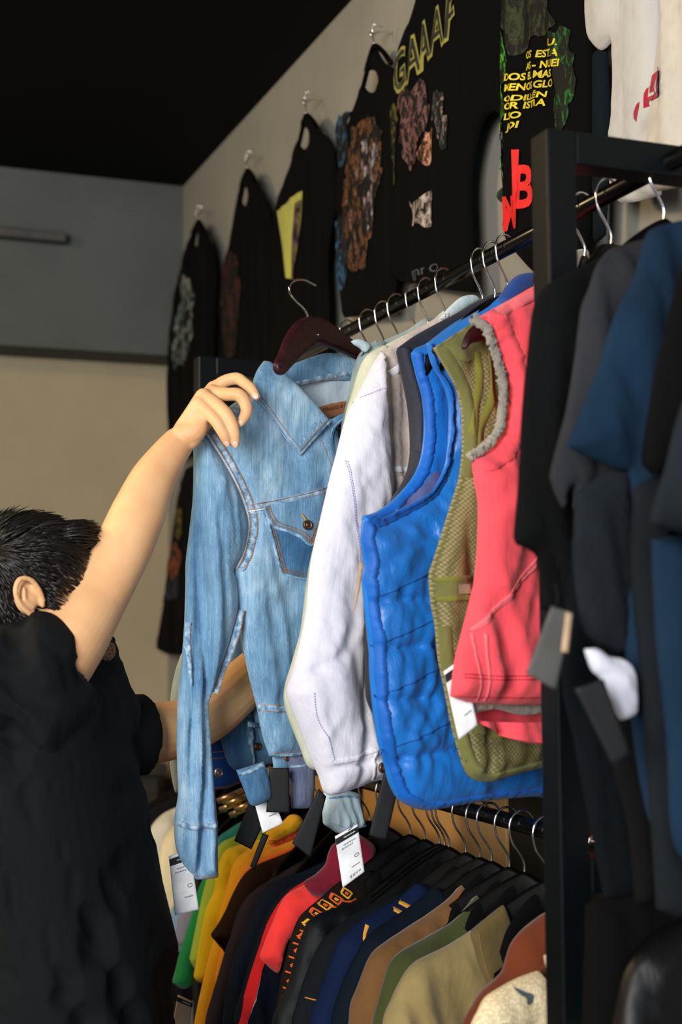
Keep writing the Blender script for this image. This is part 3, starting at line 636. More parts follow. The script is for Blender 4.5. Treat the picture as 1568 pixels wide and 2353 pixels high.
Cloth(f, 'collar', [(1150, 684, 1), (1172, 650), (1195, 630), (1222, 628), (1222, 650), (1212, 680), (1200, 720), (1150, 730)], fabric('blue collar nylon', (34, 66, 134), .15, .5), T=.014, off=-.01, g=.007, w=.012, folds=[(.003, 30, .03, .05, 7)])
q = bf.at(977, 812, .004); V, Fs = tubeV([q, q+np.array([0, -.004, 0])], .004, 14); link('snap', V, Fs, MT['blackmetal'], e)
# slate padded jacket -----------------------------------------------------
f = RF(2.035); e = f.empty('padded_vest'); tag(e, 'dark slate padded vest with an orange lined hem squeezed between lilac jacket and blue vest', 'vest')
nv = Cloth(f, 'body', [(914, 800, 1), (960, 768), (1050, 720), (1150, 672), (1230, 700), (1260, 900), (1260, 1690), (930, 1700), (864, 1650, 1), (845, 1600), (845, 1400), (870, 1200), (900, 1150), (934, 1095), (946, 1040), (942, 950), (934, 900), (924, 850)], m_navy, T=.018, off=0, g=.01, w=.03, folds=[(.005, 10, .04, .12, 61), (.002, 60, .03, .05, 62)])
nv.ribbon('edge_binding', [(916, 802), (926, 850), (936, 900), (944, 950), (948, 1040)], .012, m_navy, .004, side=.4)
nv.stitches('stitching', [([(916, 802), (926, 850), (936, 900), (944, 950), (948, 1040)], .0135)], plain('dark thread', (12, 12, 20), .8))
patch(nv, 'orange_lining', [(842, 1652, 1), (870, 1640, 1), (880, 1695, 1), (868, 1688, 1)], m_org, .012)
# washed lilac denim jacket -----------------------------------------------
f = RF(2.13); e = f.empty('washed_denim_jacket'); tag(e, 'washed lilac white denim jacket with hanging sleeve and copper cuff button', 'jacket')
lb = Cloth(f, 'body', [(876, 812, 1), (930, 772), (990, 738), (1050, 704), (1110, 690), (1200, 740), (1230, 1000), (1230, 1640), (848, 1640, 1), (838, 1500), (836, 1350), (870, 1200), (880, 1000)], dn['taupe'], T=.018, off=0, g=.009, w=.03, folds=[(.005, 4, .035, .4, 71), (.002, 30, .03, .1, 72)])
lb.ribbon('yoke_seam', [(885, 862), (905, 845), (925, 830)], .012, dn['lilac'], .002); lb.stitches('stitching', [[(884, 868), (905, 850), (926, 835)], [(882, 858), (902, 842), (922, 826)]], m_lilt)
lb.ribbon('chest_seam', [(890, 1080), (915, 1082), (938, 1080)], .01, dn['lilac'], .002); patch(lb, 'pocket_flap', [(892, 1098, 1), (935, 1096, 1), (925, 1140), (905, 1130)], dn['taupe'], .004)
lc = Cloth(f, 'collar', [(1010, 732, 1), (1035, 704), (1062, 682), (1090, 678), (1100, 690), (1075, 705), (1050, 722), (1030, 735)], dn['ice'], T=.006, off=-.018, g=.006, w=.008); lc.stitches('stitching', [[(1026, 722), (1024, 735)], [(1020, 722), (1018, 735)]], m_th)
def lsv(x, z, d):
    a = -.009*np.exp(-((x-f.loc(800, 1500)[0]-.012*np.sin(z*8))/.01)**2)*np.clip((-.35-z)*5, 0, 1); q = f.loc(690, 1585)
    b = .010*np.exp(-(((x-q[0]-.03)/.03)**2+((z-q[1])/.05)**2)); g = -.006*np.exp(-((z-q[1]-.03-.5*(x-q[0]))/.008)**2)*np.exp(-((x-q[0])/.05)**2)
    c = -.007*np.exp(-((z-f.loc(800, 1752)[1]-.12*(x+.27))/.004)**2); return a+b+g+c
ls = Cloth(f, 'sleeve', [(878, 806, 1), (862, 830), (845, 862), (822, 908), (795, 965), (775, 1040), (760, 1097), (736, 1200), (716, 1290), (705, 1400), (690, 1480), (672, 1545), (660, 1585), (668, 1620), (685, 1662), (700, 1700), (714, 1738), (732, 1780), (752, 1826), (800, 1816), (850, 1796), (885, 1790, 1), (886, 1750), (870, 1705), (852, 1655), (842, 1560), (838, 1420), (845, 1320), (862, 1220), (894, 1150), (892, 1050), (886, 960), (880, 880)], dn['lilac'], T=.034, Tb=.015, off=-.012, g=.006, w=.05,
           folds=[(.003, 8, .035, .4, 73), (.002, -20, .04, .14, 74), (.0012, 40, .02, .05, 75)], extra=lsv)
ls.stitches('stitching', [([(820, 915), (850, 900), (880, 892)], 0), ([(778, 1060), (782, 1150), (790, 1240), (800, 1340)], 0), ([(776, 1062), (780, 1152), (788, 1242), (798, 1342)], .004), ([(740, 1746), (790, 1735), (840, 1712), (868, 1708)], 0), ([(752, 1820), (800, 1810), (884, 1784)], 0), ([(830, 1440), (842, 1445), (842, 1540), (832, 1545)], 0), ([(690, 1590), (700, 1640), (728, 1700), (744, 1745)], 0)], m_lilt, wd=.0012)
ls.ribbon('cuff_seam', [(742, 1750), (790, 1738), (840, 1717), (872, 1710)], .008, dn['lilac'], .002, jit=.001)
ls.ribbon('cuff_placket', [(833, 1718), (832, 1760), (840, 1790)], .006, dn['lilac'], .002)
bt = disc('button', ls.at(845, 1760, .004), .0085, .0045, m_cop, ls.o)
# pale cream green jacket, grey green jacket ------------------------------
f = RF(2.2); e = f.empty('cream_jacket'); tag(e, 'pale cream green denim jacket showing only a sleeve edge behind the lilac jacket', 'jacket')
cj = Cloth(f, 'body', [(870, 800, 1), (930, 770), (990, 740), (1040, 715), (1100, 900), (1100, 1600), (800, 1640), (770, 1300), (800, 1000)], dn['cream'], T=.016, off=.01, g=.012, w=.03, folds=[(.004, 4, .035, .4, 76)])
cs = Cloth(f, 'sleeve', [(885, 792, 1), (850, 812), (832, 840), (812, 905), (800, 950), (786, 1020), (768, 1090), (740, 1200), (715, 1300), (695, 1450), (664, 1560), (657, 1600), (664, 1640), (695, 1720), (720, 1768), (790, 1750), (830, 1500), (850, 1100), (880, 900)], dn['cream'], T=.026, off=-.004, g=.008, w=.04, folds=[(.004, 6, .03, .35, 77)])
cs.stitches('stitching', [[(806, 925), (816, 925), (826, 918)], [(804, 931), (815, 932), (826, 925)]], m_thw)
f = RF(2.265); e = f.empty('grey_green_jacket'); tag(e, 'grey green denim jacket, the furthest of the pale jackets right of the held one', 'jacket')
Cloth(f, 'body', [(860, 792, 1), (930, 762), (1000, 735), (1090, 900), (1090, 1500), (800, 1500), (780, 1100)], dn['teal'], T=.016, off=.01, g=.012, w=.03, folds=[(.004, 4, .035, .4, 78)])
ts = Cloth(f, 'sleeve', [(880, 782, 1), (850, 790), (828, 815), (816, 850), (804, 910), (792, 965), (786, 1020), (776, 1060), (750, 1170), (760, 1400), (790, 1500), (850, 1400), (870, 1000)], dn['teal'], T=.026, off=-.004, g=.008, w=.04, folds=[(.003, 6, .03, .35, 79)])
ts.ribbon('shoulder_seam', [(822, 815), (838, 800), (858, 789)], .008, dn['teal'], .002)
Cloth(f, 'collar', [(808, 784, 1), (822, 779), (838, 784), (850, 796), (840, 810), (828, 800), (815, 792)], dn['ice'], T=.006, off=-.02, g=.005, w=.006)
# denims hanging beyond the held jacket -----------------------------------
def simple(name, label, cat, f, outline, mat, group=None, T=.02, folds=None, g=.011, w=.035, off=0, **k):
    e = f.empty(name); tag(e, label, cat, group)
    cl = Cloth(f, 'body', outline, mat, T=T, off=off, g=g, w=w, folds=folds or [(.005, 5, .035, .4, random.randint(1, 200)), (.002, 40, .03, .1, random.randint(1, 200))], **k)
    return e, cl
e, c = simple('denim_jacket', 'pale blue denim jacket with a ragged hem, seen behind the held sleeve', 'jacket', RF(2.5), [(520, 1240, 1), (560, 1200), (700, 1150), (860, 1150), (880, 1700), (665, 1738, 1), (640, 1740), (600, 1700), (560, 1500)], dn['mid'])
c.ribbon('waistband_seam', [(552, 1662), (575, 1665), (600, 1668)], .009, dn['light'], .002, jit=.002)
f = RF(2.58); e, c = simple('denim_jacket', 'mid blue denim jacket with a dark waist button under the held jacket', 'jacket', f, [(560, 1300, 1), (700, 1250), (860, 1300), (860, 1700), (625, 1755, 1), (590, 1762), (552, 1776, 1), (530, 1760), (512, 1710), (506, 1650), (520, 1560)], dn['mid'], off=-.02)
c.ribbon('placket', [(556, 1640), (560, 1700), (574, 1752)], .01, dn['light'], .003, jit=.002); c.ribbon('waistband_seam', [(553, 1664), (580, 1672), (605, 1682)], .006, dn['light'], .002, jit=.002)
disc('button', c.at(577, 1714, .002), .0075, .004, m_cop, c.o)
f = RF(2.66); e, c = simple('denim_jacket', 'royal blue denim jacket with a silver button left of the mid blue one', 'jacket', f, [(470, 1420, 1), (560, 1200), (700, 1200), (760, 1600), (570, 1795, 1), (545, 1800), (520, 1812), (484, 1816, 1), (470, 1700)], dn['royal'])
c.stitches('stitching', [[(480, 1728), (500, 1724), (520, 1722)], [(480, 1742), (500, 1739), (524, 1736)], [(486, 1809), (530, 1803), (566, 1788)]], m_th)
disc('button', c.at(489, 1774, .002), .009, .004, plain('silver button', (200, 205, 215), .3, .9), c.o)
f = RF(2.6); e, c = simple('denim_jacket', 'light blue denim jacket whose sleeve hangs at far left by the arm', 'jacket', f, [(520, 1130, 1), (620, 1150), (640, 1500), (560, 1660), (480, 1700), (470, 1600)], dn['deep'])
s_ = Cloth(f, 'sleeve', [(420, 1500, 1), (405, 1545), (395, 1600), (392, 1680), (392, 1740), (398, 1790), (405, 1822, 1), (440, 1818), (450, 1700), (460, 1500)], dn['ice'], T=.02, off=-.01, g=.008, w=.03, folds=[(.003, 5, .03, .3, 3)])
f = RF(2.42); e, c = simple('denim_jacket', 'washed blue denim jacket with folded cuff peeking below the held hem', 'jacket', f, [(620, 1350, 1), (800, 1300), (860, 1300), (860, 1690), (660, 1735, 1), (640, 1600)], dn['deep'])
s_ = Cloth(f, 'sleeve', [(544, 1770, 1), (570, 1762), (606, 1750, 1), (618, 1790), (622, 1830), (604, 1846), (578, 1850), (562, 1815)], dn['mid'], T=.009, off=-.06, g=.006, w=.02, folds=[(.004, 30, .02, .1, 13)])
s_.ribbon('cuff_seam', [(546, 1778), (572, 1770), (600, 1757)], .006, dn['light'], .002, jit=.002)
cu_ = Cloth(f, 'cuff', [(627, 1738, 1), (662, 1735, 1), (660, 1770, 1), (630, 1773, 1)], dn['hero'], T=.006, off=-.05, g=.006, w=.01); disc('button', cu_.at(654, 1742, .001), .005, .003, m_cop, cu_.o)
cg = Cloth(RF(2.36), 'sleeve', [(663, 1738, 1), (715, 1728), (722, 1790), (718, 1835), (712, 1856), (672, 1858, 1), (668, 1800)], dn['grey'], T=.014, g=.006, w=.025, folds=[(.002, 5, .02, .2, 14)], parent=None)
cg.o.name = 'denim_overshirt'; tag(cg.o, 'grey blue denim sleeve hanging right of the black card below the held hem', 'jacket'); cg.ribbon('cuff_seam', [(664, 1762), (690, 1757), (716, 1750)], .004, dn['light'])
cg = Cloth(RF(2.3), 'cuff', [(745, 1822, 1), (790, 1815), (822, 1822, 1), (828, 1860), (838, 1900, 1), (815, 1906), (800, 1912), (780, 1915), (762, 1905), (748, 1896, 1), (746, 1860)], dn['ice'], T=.018, g=.005, w=.02, folds=[(.004, 5, .018, .08, 15)], parent=None)
cg.o.name = 'ice_denim_jacket'; tag(cg.o, 'pale ice blue denim cuff of a jacket, hanging just below the lilac sleeve', 'jacket'); cg.ribbon('cuff_seam', [(748, 1832), (785, 1828), (824, 1834)], .004, dn['light']); cg.stitches('stitching', [[(750, 1888), (780, 1898), (834, 1895)]], m_thw)
# tags on the upper garments ----------------------------------------------
card('white price tag beneath the held jacket, left of the grey black card', [(573, 1802), (610, 1786), (651, 1892), (604, 1914)], 2.38, string=((592, 1795), (598, 1770)), price=None)
card('white price tag hanging from the ice blue cuff', [(770, 1922), (822, 1893), (838, 2003), (788, 2040)], 2.24, string=((800, 1908), (812, 1890)), price='$899')
card('white price tag hanging over the olive vest by the pink vest hem', [(1020, 1543), (1064, 1512), (1098, 1666), (1055, 1700)], 1.9, string=((1045, 1525), (1050, 1500)), price=None)
card('charcoal card tag hanging straight below the held jacket hem', [(620, 1765), (665, 1765), (666, 1868), (612, 1866)], 2.36, 'tagblack', False, False, name='swing_tag')
card('black card tag slanting right of the grey blue sleeve', [(733, 1812), (750, 1830), (714, 1972), (672, 1938)], 2.28, 'tagblack', False, False, name='swing_tag')
card('black card tag hanging between lilac cuff and blue vest hem', [(884, 1770), (918, 1800), (888, 1932), (848, 1920)], 2.12, 'tagblack', False, False, name='swing_tag')
card('large dark card tag hanging over the green and yellow tees', [(574, 1842), (604, 1846), (612, 1900), (577, 1952), (538, 1934)][:1]+[(612, 1880), (578, 1952), (538, 1932)], 2.45, 'tagblack', False, False, name='swing_tag')
card('small blue black card tag left of the mustard folded cloth', [(604, 1915), (618, 1920), (585, 2000), (575, 1990)], 2.45, 'tagblack', False, False, name='swing_tag')
card('long narrow beige tag between lilac sleeve and blue vest', [(826, 1290), (838, 1296), (826, 1360), (812, 1418)], 2.03, 'kraft', False, False, name='swing_tag')
# ------------------------------------------------------------------ dark garments at the near end of the upper rail
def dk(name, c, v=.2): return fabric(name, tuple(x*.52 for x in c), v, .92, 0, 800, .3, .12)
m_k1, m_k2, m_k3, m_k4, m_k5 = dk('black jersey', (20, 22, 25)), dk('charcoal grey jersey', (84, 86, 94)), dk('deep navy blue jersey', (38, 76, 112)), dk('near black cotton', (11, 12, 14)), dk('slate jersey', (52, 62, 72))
def RN(Y, s=.12): return RF(Y, s)
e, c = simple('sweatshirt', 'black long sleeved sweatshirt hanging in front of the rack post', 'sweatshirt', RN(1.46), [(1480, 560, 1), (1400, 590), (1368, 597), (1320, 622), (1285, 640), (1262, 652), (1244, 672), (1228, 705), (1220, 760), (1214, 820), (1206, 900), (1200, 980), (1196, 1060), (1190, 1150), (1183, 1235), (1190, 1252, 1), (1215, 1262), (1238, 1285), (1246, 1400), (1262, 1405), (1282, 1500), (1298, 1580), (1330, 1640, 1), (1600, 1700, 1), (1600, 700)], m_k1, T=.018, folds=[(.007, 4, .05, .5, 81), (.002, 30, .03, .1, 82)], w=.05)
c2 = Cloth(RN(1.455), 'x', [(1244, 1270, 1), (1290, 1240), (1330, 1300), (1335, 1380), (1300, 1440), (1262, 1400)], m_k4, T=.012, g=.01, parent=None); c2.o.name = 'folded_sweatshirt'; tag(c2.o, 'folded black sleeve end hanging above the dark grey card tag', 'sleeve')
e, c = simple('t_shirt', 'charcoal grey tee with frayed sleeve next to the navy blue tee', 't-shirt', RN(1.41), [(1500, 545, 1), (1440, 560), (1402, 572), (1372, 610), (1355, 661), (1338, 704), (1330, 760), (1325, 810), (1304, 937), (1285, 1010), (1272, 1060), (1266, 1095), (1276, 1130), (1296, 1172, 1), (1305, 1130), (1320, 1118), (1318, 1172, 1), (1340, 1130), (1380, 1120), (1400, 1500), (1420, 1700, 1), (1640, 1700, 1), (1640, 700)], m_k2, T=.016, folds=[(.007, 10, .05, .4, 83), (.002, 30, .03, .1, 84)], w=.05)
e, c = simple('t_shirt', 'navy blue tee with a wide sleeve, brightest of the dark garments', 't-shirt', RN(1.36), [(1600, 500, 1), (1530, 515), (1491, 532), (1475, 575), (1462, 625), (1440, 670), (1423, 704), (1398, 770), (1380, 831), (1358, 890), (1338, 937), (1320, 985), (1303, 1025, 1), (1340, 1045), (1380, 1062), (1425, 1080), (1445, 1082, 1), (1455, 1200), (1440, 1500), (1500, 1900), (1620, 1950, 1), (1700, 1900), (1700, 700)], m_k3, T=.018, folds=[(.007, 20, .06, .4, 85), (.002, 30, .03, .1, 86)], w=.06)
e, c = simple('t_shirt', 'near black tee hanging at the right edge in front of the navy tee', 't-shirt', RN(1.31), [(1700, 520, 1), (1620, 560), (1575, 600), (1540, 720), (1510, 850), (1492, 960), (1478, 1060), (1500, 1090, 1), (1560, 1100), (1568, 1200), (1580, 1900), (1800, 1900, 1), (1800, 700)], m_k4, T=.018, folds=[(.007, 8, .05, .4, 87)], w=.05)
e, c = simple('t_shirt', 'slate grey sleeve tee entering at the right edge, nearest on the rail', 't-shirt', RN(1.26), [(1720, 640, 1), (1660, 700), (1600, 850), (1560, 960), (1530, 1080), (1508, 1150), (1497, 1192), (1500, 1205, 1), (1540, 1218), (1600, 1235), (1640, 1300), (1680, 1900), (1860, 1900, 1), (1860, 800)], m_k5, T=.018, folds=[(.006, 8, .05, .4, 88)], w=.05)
def sleeve(label, Y, pts, mat, T=.016, off=0, sd=1, cat='sleeve', name='dark_sweatshirt', s=.12, **k):
    f = RN(Y, s); c = Cloth(f, name, pts, mat, T=T, g=.011, w=.04, folds=[(.005, 8, .03, .4, sd), (.002, 30, .02, .1, sd+1)], parent=None, **k)
    tag(c.o, label, cat); return c
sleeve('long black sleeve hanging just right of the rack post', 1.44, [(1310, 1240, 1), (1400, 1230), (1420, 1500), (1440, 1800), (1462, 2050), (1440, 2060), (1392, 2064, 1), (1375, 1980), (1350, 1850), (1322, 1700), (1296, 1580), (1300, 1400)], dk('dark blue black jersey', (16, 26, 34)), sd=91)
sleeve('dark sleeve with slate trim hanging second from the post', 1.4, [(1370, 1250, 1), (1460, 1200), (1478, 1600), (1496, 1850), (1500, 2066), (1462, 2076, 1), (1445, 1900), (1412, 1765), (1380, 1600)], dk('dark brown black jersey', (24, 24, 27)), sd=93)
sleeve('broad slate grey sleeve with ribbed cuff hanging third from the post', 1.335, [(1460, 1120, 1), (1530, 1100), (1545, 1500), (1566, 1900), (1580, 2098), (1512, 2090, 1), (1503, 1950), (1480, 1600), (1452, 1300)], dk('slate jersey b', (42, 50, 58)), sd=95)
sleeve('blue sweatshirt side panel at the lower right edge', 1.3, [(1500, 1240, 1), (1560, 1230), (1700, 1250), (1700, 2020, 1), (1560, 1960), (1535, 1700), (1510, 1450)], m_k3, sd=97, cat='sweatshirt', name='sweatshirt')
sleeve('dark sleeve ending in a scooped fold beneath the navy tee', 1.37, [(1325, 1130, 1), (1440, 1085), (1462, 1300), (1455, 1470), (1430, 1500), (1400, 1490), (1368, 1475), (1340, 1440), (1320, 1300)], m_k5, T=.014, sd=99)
wc = Cloth(RN(1.33), 'white_care_cloth', [(1345, 1492, 1), (1372, 1490), (1398, 1508), (1430, 1514), (1450, 1530), (1460, 1560), (1462, 1635), (1445, 1650), (1428, 1655, 1), (1410, 1620), (1383, 1560), (1362, 1540)], fabric('white cotton', (214, 216, 232), .06), T=.008, g=.006, w=.012, folds=[(.005, 40, .02, .04, 5)], parent=None)
tag(wc.o, 'small crumpled white cloth hanging among the dark sleeves', 'cloth')
m_tg = plain('dark grey card', (66, 66, 64), .6)
def circ(cl, L):
    c = np.array(L(.55, .35)); cl.ribbon('embossed_circle', [tuple(c+np.array([28*math.cos(a), 32*math.sin(a)])) for a in np.linspace(0, 6.28, 12)], .0016, MT['tagblack'], .0006)
MT['tg'] = m_tg
ge = card('dark grey card tag with embossed circle hanging in front of the pink vest', [(1268, 1392), (1316, 1408), (1278, 1586), (1210, 1548)], 1.5, 'tg', False, False, string=((1276, 1398), (1274, 1340)), name='swing_tag', dark=circ)
card('thin cream paper slip beside the dark grey card tag', [(1301, 1406), (1316, 1410), (1306, 1500), (1290, 1498)], 1.47, 'kraft', False, False, name='paper_slip')
card('black card tag with pale rim hanging below the white cloth', [(1322, 1583), (1388, 1560), (1448, 1730), (1410, 1760)], 1.45, 'tagblack', False, False, name='swing_tag')
# dark garments just behind the post, under the three visible hangers
for Y, u in ((1.70, 1350), (1.62, 1420), (1.555, 1500)):
    e, c = simple('black_shirt', {1350: 'black top on the first hanger right of the post', 1420: 'black top on the second hanger right of the post', 1500: 'black top on the third hanger right of the post'}[u], 'top', RN(Y), [(u-60, 640, 1), (u, 600), (u+40, 560), (u+120, 600), (u+160, 1500), (u-20, 1500)], m_k4, T=.015)
# ------------------------------------------------------------------ hangers on the upper rail
for i, u in enumerate([815, 862, 898, 930, 972, 1000, 1043]):
    hanger(Yof(u)+.02, RZU, 'black hanger with chrome hook on the upper rail left of the post, among the denims', 'hangers of the denims on the upper rail', .3, jitter=random.uniform(-.1, .1))
for i, u in enumerate([1130, 1160, 1190]):
    hanger(Yof(u)+.02, RZU, 'black hanger with chrome hook on the upper rail just left of the rack post', 'hangers of the bright vests', .3, jitter=random.uniform(-.05, .05))
fq = RF(1.815); eq = fq.empty('wooden_hanger'); tag(eq, 'dark brown hanger whose curved tip shows in the pink vest armhole', 'hanger')
Cloth(fq, 'hanger_body', [(1064, 801), (1069, 775), (1084, 752), (1108, 738), (1150, 705), (1220, 660), (1300, 640), (1400, 690), (1480, 800), (1460, 810), (1380, 730), (1300, 680), (1220, 705), (1160, 752), (1110, 783), (1082, 790), (1070, 803)], m_wood, T=.006, Tb=.006, g=.006, w=.006)
tube('hook', [np.array(q_)+np.array([0, 0, 0]) for q_ in hook_pts()], .0019, MT['chrome'], eq, 8, .003)
for i, u in enumerate([1358, 1420, 1545]): hanger(Yof(u), RZU, ['black hanger with chrome hook, first right of the rack post', 'black hanger with chrome hook, second right of the rack post', 'black hanger with chrome hook near the crossbar at the right edge'][i], None, .1, swivel={1358: .8, 1420: .35}.get(u, 0))
# ------------------------------------------------------------------ garments on the lower rail
def LF(Y, s=.22): return RF(Y, s, RZL)
def low(name, label, cat, c, utip, pts, group=None, T=.026, sl=.0, mat=None, fold=.006, s=.22, **k):
    Y = .85/math.tan(AL+math.atan((utip-784)/F)) + .2*s; m = mat or fabric(label[:28], c, .16, .85, .2 if max(c) > 60 else 0, spec=.25 if max(c) > 60 else .1)
    f = LF(Y, s); e = f.empty(name); tag(e, label, cat, group)
    sd = random.randint(1, 250); cl = Cloth(f, 'body', pts, m, T=T, g=.011, w=.04, folds=[(fold, 12, .04, .35, sd), (.002, 50, .03, .1, sd+1)], **k)
    return f, e, cl, m
BR = lambda pts, u2=230, v2=2420: pts+[(pts[-1][0]+10, v2, 1), (pts[0][0]+u2, v2, 1), (pts[0][0]+u2, pts[0][1]+90)]
low('knitwear', 'black top hanging at the far left end of the lower rail', 'top', (14, 14, 16), 315, [(420, 1800, 1), (380, 1822), (342, 1846), (322, 1866), (312, 1890), (318, 1960), (330, 2100), (345, 2300, 1), (480, 2300, 1), (480, 1850)])
low('knitwear', 'black top hanging left of the two cream tops', 'top', (22, 22, 24), 328, [(430, 1815, 1), (395, 1835), (356, 1856), (334, 1878), (326, 1900), (330, 2000), (340, 2100), (355, 2300, 1), (490, 2300, 1), (490, 1860)])
low('knitwear', 'off white cream top, left of its pair on the lower rail', 'top', (214, 208, 188), 350, [(450, 1838, 1), (407, 1855), (376, 1870), (352, 1896), (340, 1930), (340, 1985), (358, 2040), (376, 2085), (382, 2110, 1), (460, 2110, 1), (480, 1860)])
low('knitwear', 'warm cream top, right of its pair on the lower rail', 'top', (226, 212, 172), 378, [(450, 1872, 1), (407, 1893), (386, 1915), (372, 1948), (366, 1995), (372, 2050), (388, 2102), (400, 2110, 1), (470, 2110, 1), (480, 1890)])
low('knitwear', 'pale steel blue top hanging under the cream tops', 'top', (116, 146, 168), 396, [(430, 2060, 1), (398, 2085), (394, 2110), (396, 2165), (408, 2185), (440, 2190, 1), (470, 2150), (470, 2070)])
low('knitwear', 'grey lilac top hanging behind the green tee', 'top', (120, 120, 138), 412, [(450, 2080, 1), (424, 2090), (410, 2120), (404, 2168), (416, 2174, 1), (450, 2180), (470, 2100)])
low('tee', 'teal green tee hanging left of the lime and yellow tees', 't-shirt', (26, 126, 122), 470, [(620, 1868, 1), (570, 1882), (530, 1905), (500, 1930), (480, 1980), (468, 2050), (450, 2120), (440, 2160, 1), (560, 2180, 1), (640, 1900)])
low('tee', 'kelly green tee hanging among the coloured tees', 't-shirt', (18, 132, 66), 478, [(640, 1880, 1), (580, 1900), (530, 1928), (500, 1960), (480, 2000), (460, 2040), (442, 2105), (428, 2150), (414, 2195), (398, 2258, 1), (422, 2272), (446, 2256, 1), (470, 2200), (600, 2200, 1), (650, 1920)])
low('tee', 'lime green tee between the green and yellow tees', 't-shirt', (170, 200, 66), 500, [(640, 1895, 1), (590, 1908), (537, 1924), (514, 1935), (500, 1952), (486, 1990), (474, 2035), (461, 2090), (450, 2145), (438, 2205, 1), (449, 2226), (466, 2224, 1), (600, 2200, 1), (650, 1930)])
low('tee', 'bright yellow tee, first of the yellow and orange tees', 't-shirt', (240, 204, 20), 512, [(660, 1905, 1), (610, 1925), (553, 1942), (526, 1950), (510, 1973), (499, 2004), (494, 2048), (476, 2090), (462, 2160), (447, 2247, 1), (458, 2258), (470, 2256, 1), (620, 2240, 1), (680, 1940)])
low('tee', 'golden yellow tee, second of the yellow and orange tees', 't-shirt', (242, 176, 20), 532, [(680, 1915, 1), (620, 1935), (568, 1956), (548, 1974), (534, 1998), (522, 2048), (508, 2100), (494, 2160), (480, 2210), (464, 2280), (449, 2353), (445, 2400, 1), (640, 2400, 1), (690, 1950)])
low('tee', 'amber orange tee, third of the yellow and orange tees', 't-shirt', (238, 150, 24), 548, [(690, 1925, 1), (630, 1948), (580, 1972), (558, 1995), (545, 2030), (530, 2090), (516, 2160), (500, 2230), (490, 2353), (488, 2400, 1), (660, 2400, 1), (700, 1960)])
low('tee', 'red orange tee at the end of the yellow tees', 't-shirt', (232, 92, 26), 556, [(700, 1940, 1), (640, 1960), (590, 1985), (566, 2005), (552, 2040), (545, 2100), (600, 2200, 1), (720, 1980)])
low('jacket', 'dark brown jacket next to the red orange tee', 'jacket', (44, 28, 20), 562, BR([(720, 1930, 1), (680, 1950), (644, 1966), (591, 1988), (562, 2012), (540, 2050), (520, 2095), (500, 2130), (487, 2150), (500, 2168), (520, 2200), (500, 2280), (492, 2353)]))
low('jacket', 'dark aubergine jacket left of the navy one', 'jacket', (48, 42, 54), 572, BR([(740, 1960, 1), (690, 1980), (620, 2020), (580, 2050), (556, 2082), (534, 2140), (512, 2215), (490, 2290), (474, 2353)]))
low('jacket', 'blue black jacket left of the red striped track jacket', 'jacket', (18, 28, 44), 604, BR([(760, 1970, 1), (710, 1995), (650, 2018), (618, 2040), (596, 2070), (574, 2120), (550, 2175), (530, 2240), (514, 2353)]))
f, e, cl, m_ = low('track_jacket', 'navy track jacket with a red sleeve stripe and thin white piping', 'jacket', (14, 20, 32), 640, BR([(800, 1980, 1), (759, 1994), (706, 2018), (662, 2044), (632, 2078), (607, 2124), (592, 2170), (574, 2224), (556, 2285), (540, 2353)]))
m_red = fabric('red jersey', (196, 20, 28)); patch(cl, 'red_stripe', [(770, 1988, 1), (706, 2018), (662, 2044), (632, 2078), (607, 2124), (592, 2170), (574, 2224), (556, 2285), (540, 2353, 1), (552, 2353, 1), (566, 2295), (582, 2240), (602, 2180), (625, 2130), (655, 2090), (700, 2060), (760, 2040, 1)], m_red, .008)
cl.ribbon('white_piping', [(610, 2168), (592, 2205), (576, 2260), (562, 2310), (552, 2353)], .006, fabric('cream piping', (222, 206, 180)), .005)
low('jacket', 'dark crimson jacket behind the white tag of the pale blue cuff', 'jacket', (120, 14, 40), 668, [(830, 1920, 1), (800, 1928), (770, 1940), (758, 1962), (752, 1985), (730, 2008), (700, 2030), (720, 2060, 1), (820, 2060, 1), (860, 1950)])
low('tee', 'bright coral red tee with its short sleeve to the fore', 't-shirt', (244, 58, 56), 652, [(850, 1985, 1), (800, 1985), (770, 1992), (730, 2018), (690, 2040), (664, 2056), (646, 2082), (632, 2117), (618, 2150), (599, 2201, 1), (618, 2222), (637, 2237, 1), (648, 2200), (660, 2160), (690, 2140), (800, 2150, 1), (860, 2050)], s=.2)
f, e, cl, m_ = low('knit_jumper', 'black jumper with orange and yellow diamond knit pattern along its shoulder', 'jumper', (20, 17, 14), 692, BR([(850, 2000, 1), (812, 2012), (778, 2030), (742, 2062), (716, 2084), (692, 2108), (674, 2150), (660, 2206), (648, 2260), (636, 2353)]))
mo, my = fabric('orange yarn', (206, 84, 30)), fabric('yellow yarn', (214, 158, 40))
for i, (a, b) in enumerate([(778, 2048), (756, 2062), (734, 2076), (714, 2096), (696, 2120), (684, 2150), (676, 2182), (668, 2216), (660, 2252), (652, 2290)]):
    r = 9; cl.ribbon('knit_diamond', [(a-r+2, b), (a+2, b-r-2, 1), (a+r+6, b, 1), (a+2, b+r+2, 1), (a-r+2, b)], .003, my if i % 2 == 0 and i < 5 else mo, .0016); patch(cl, 'knit_dot', [(a-2, b, 1), (a+2, b-4, 1), (a+7, b, 1), (a+2, b+4, 1)], my if i % 2 else mo, .002)
    cl.ribbon('knit_bar', [(a-14, b+15), (a+2, b+18), (a+22, b+12)], .003, mo, .0016)
m_lea = fabric('black leather', (10, 15, 18), .3, .6, 0, 300, .3, .2)
low('leather_jacket', 'black leather jacket with soft sheen right of the patterned jumper', 'jacket', None, 726, BR([(880, 2040, 1), (828, 2068), (778, 2084), (736, 2100), (712, 2118), (700, 2145), (684, 2190), (668, 2255), (648, 2300), (628, 2353)]), mat=m_lea)
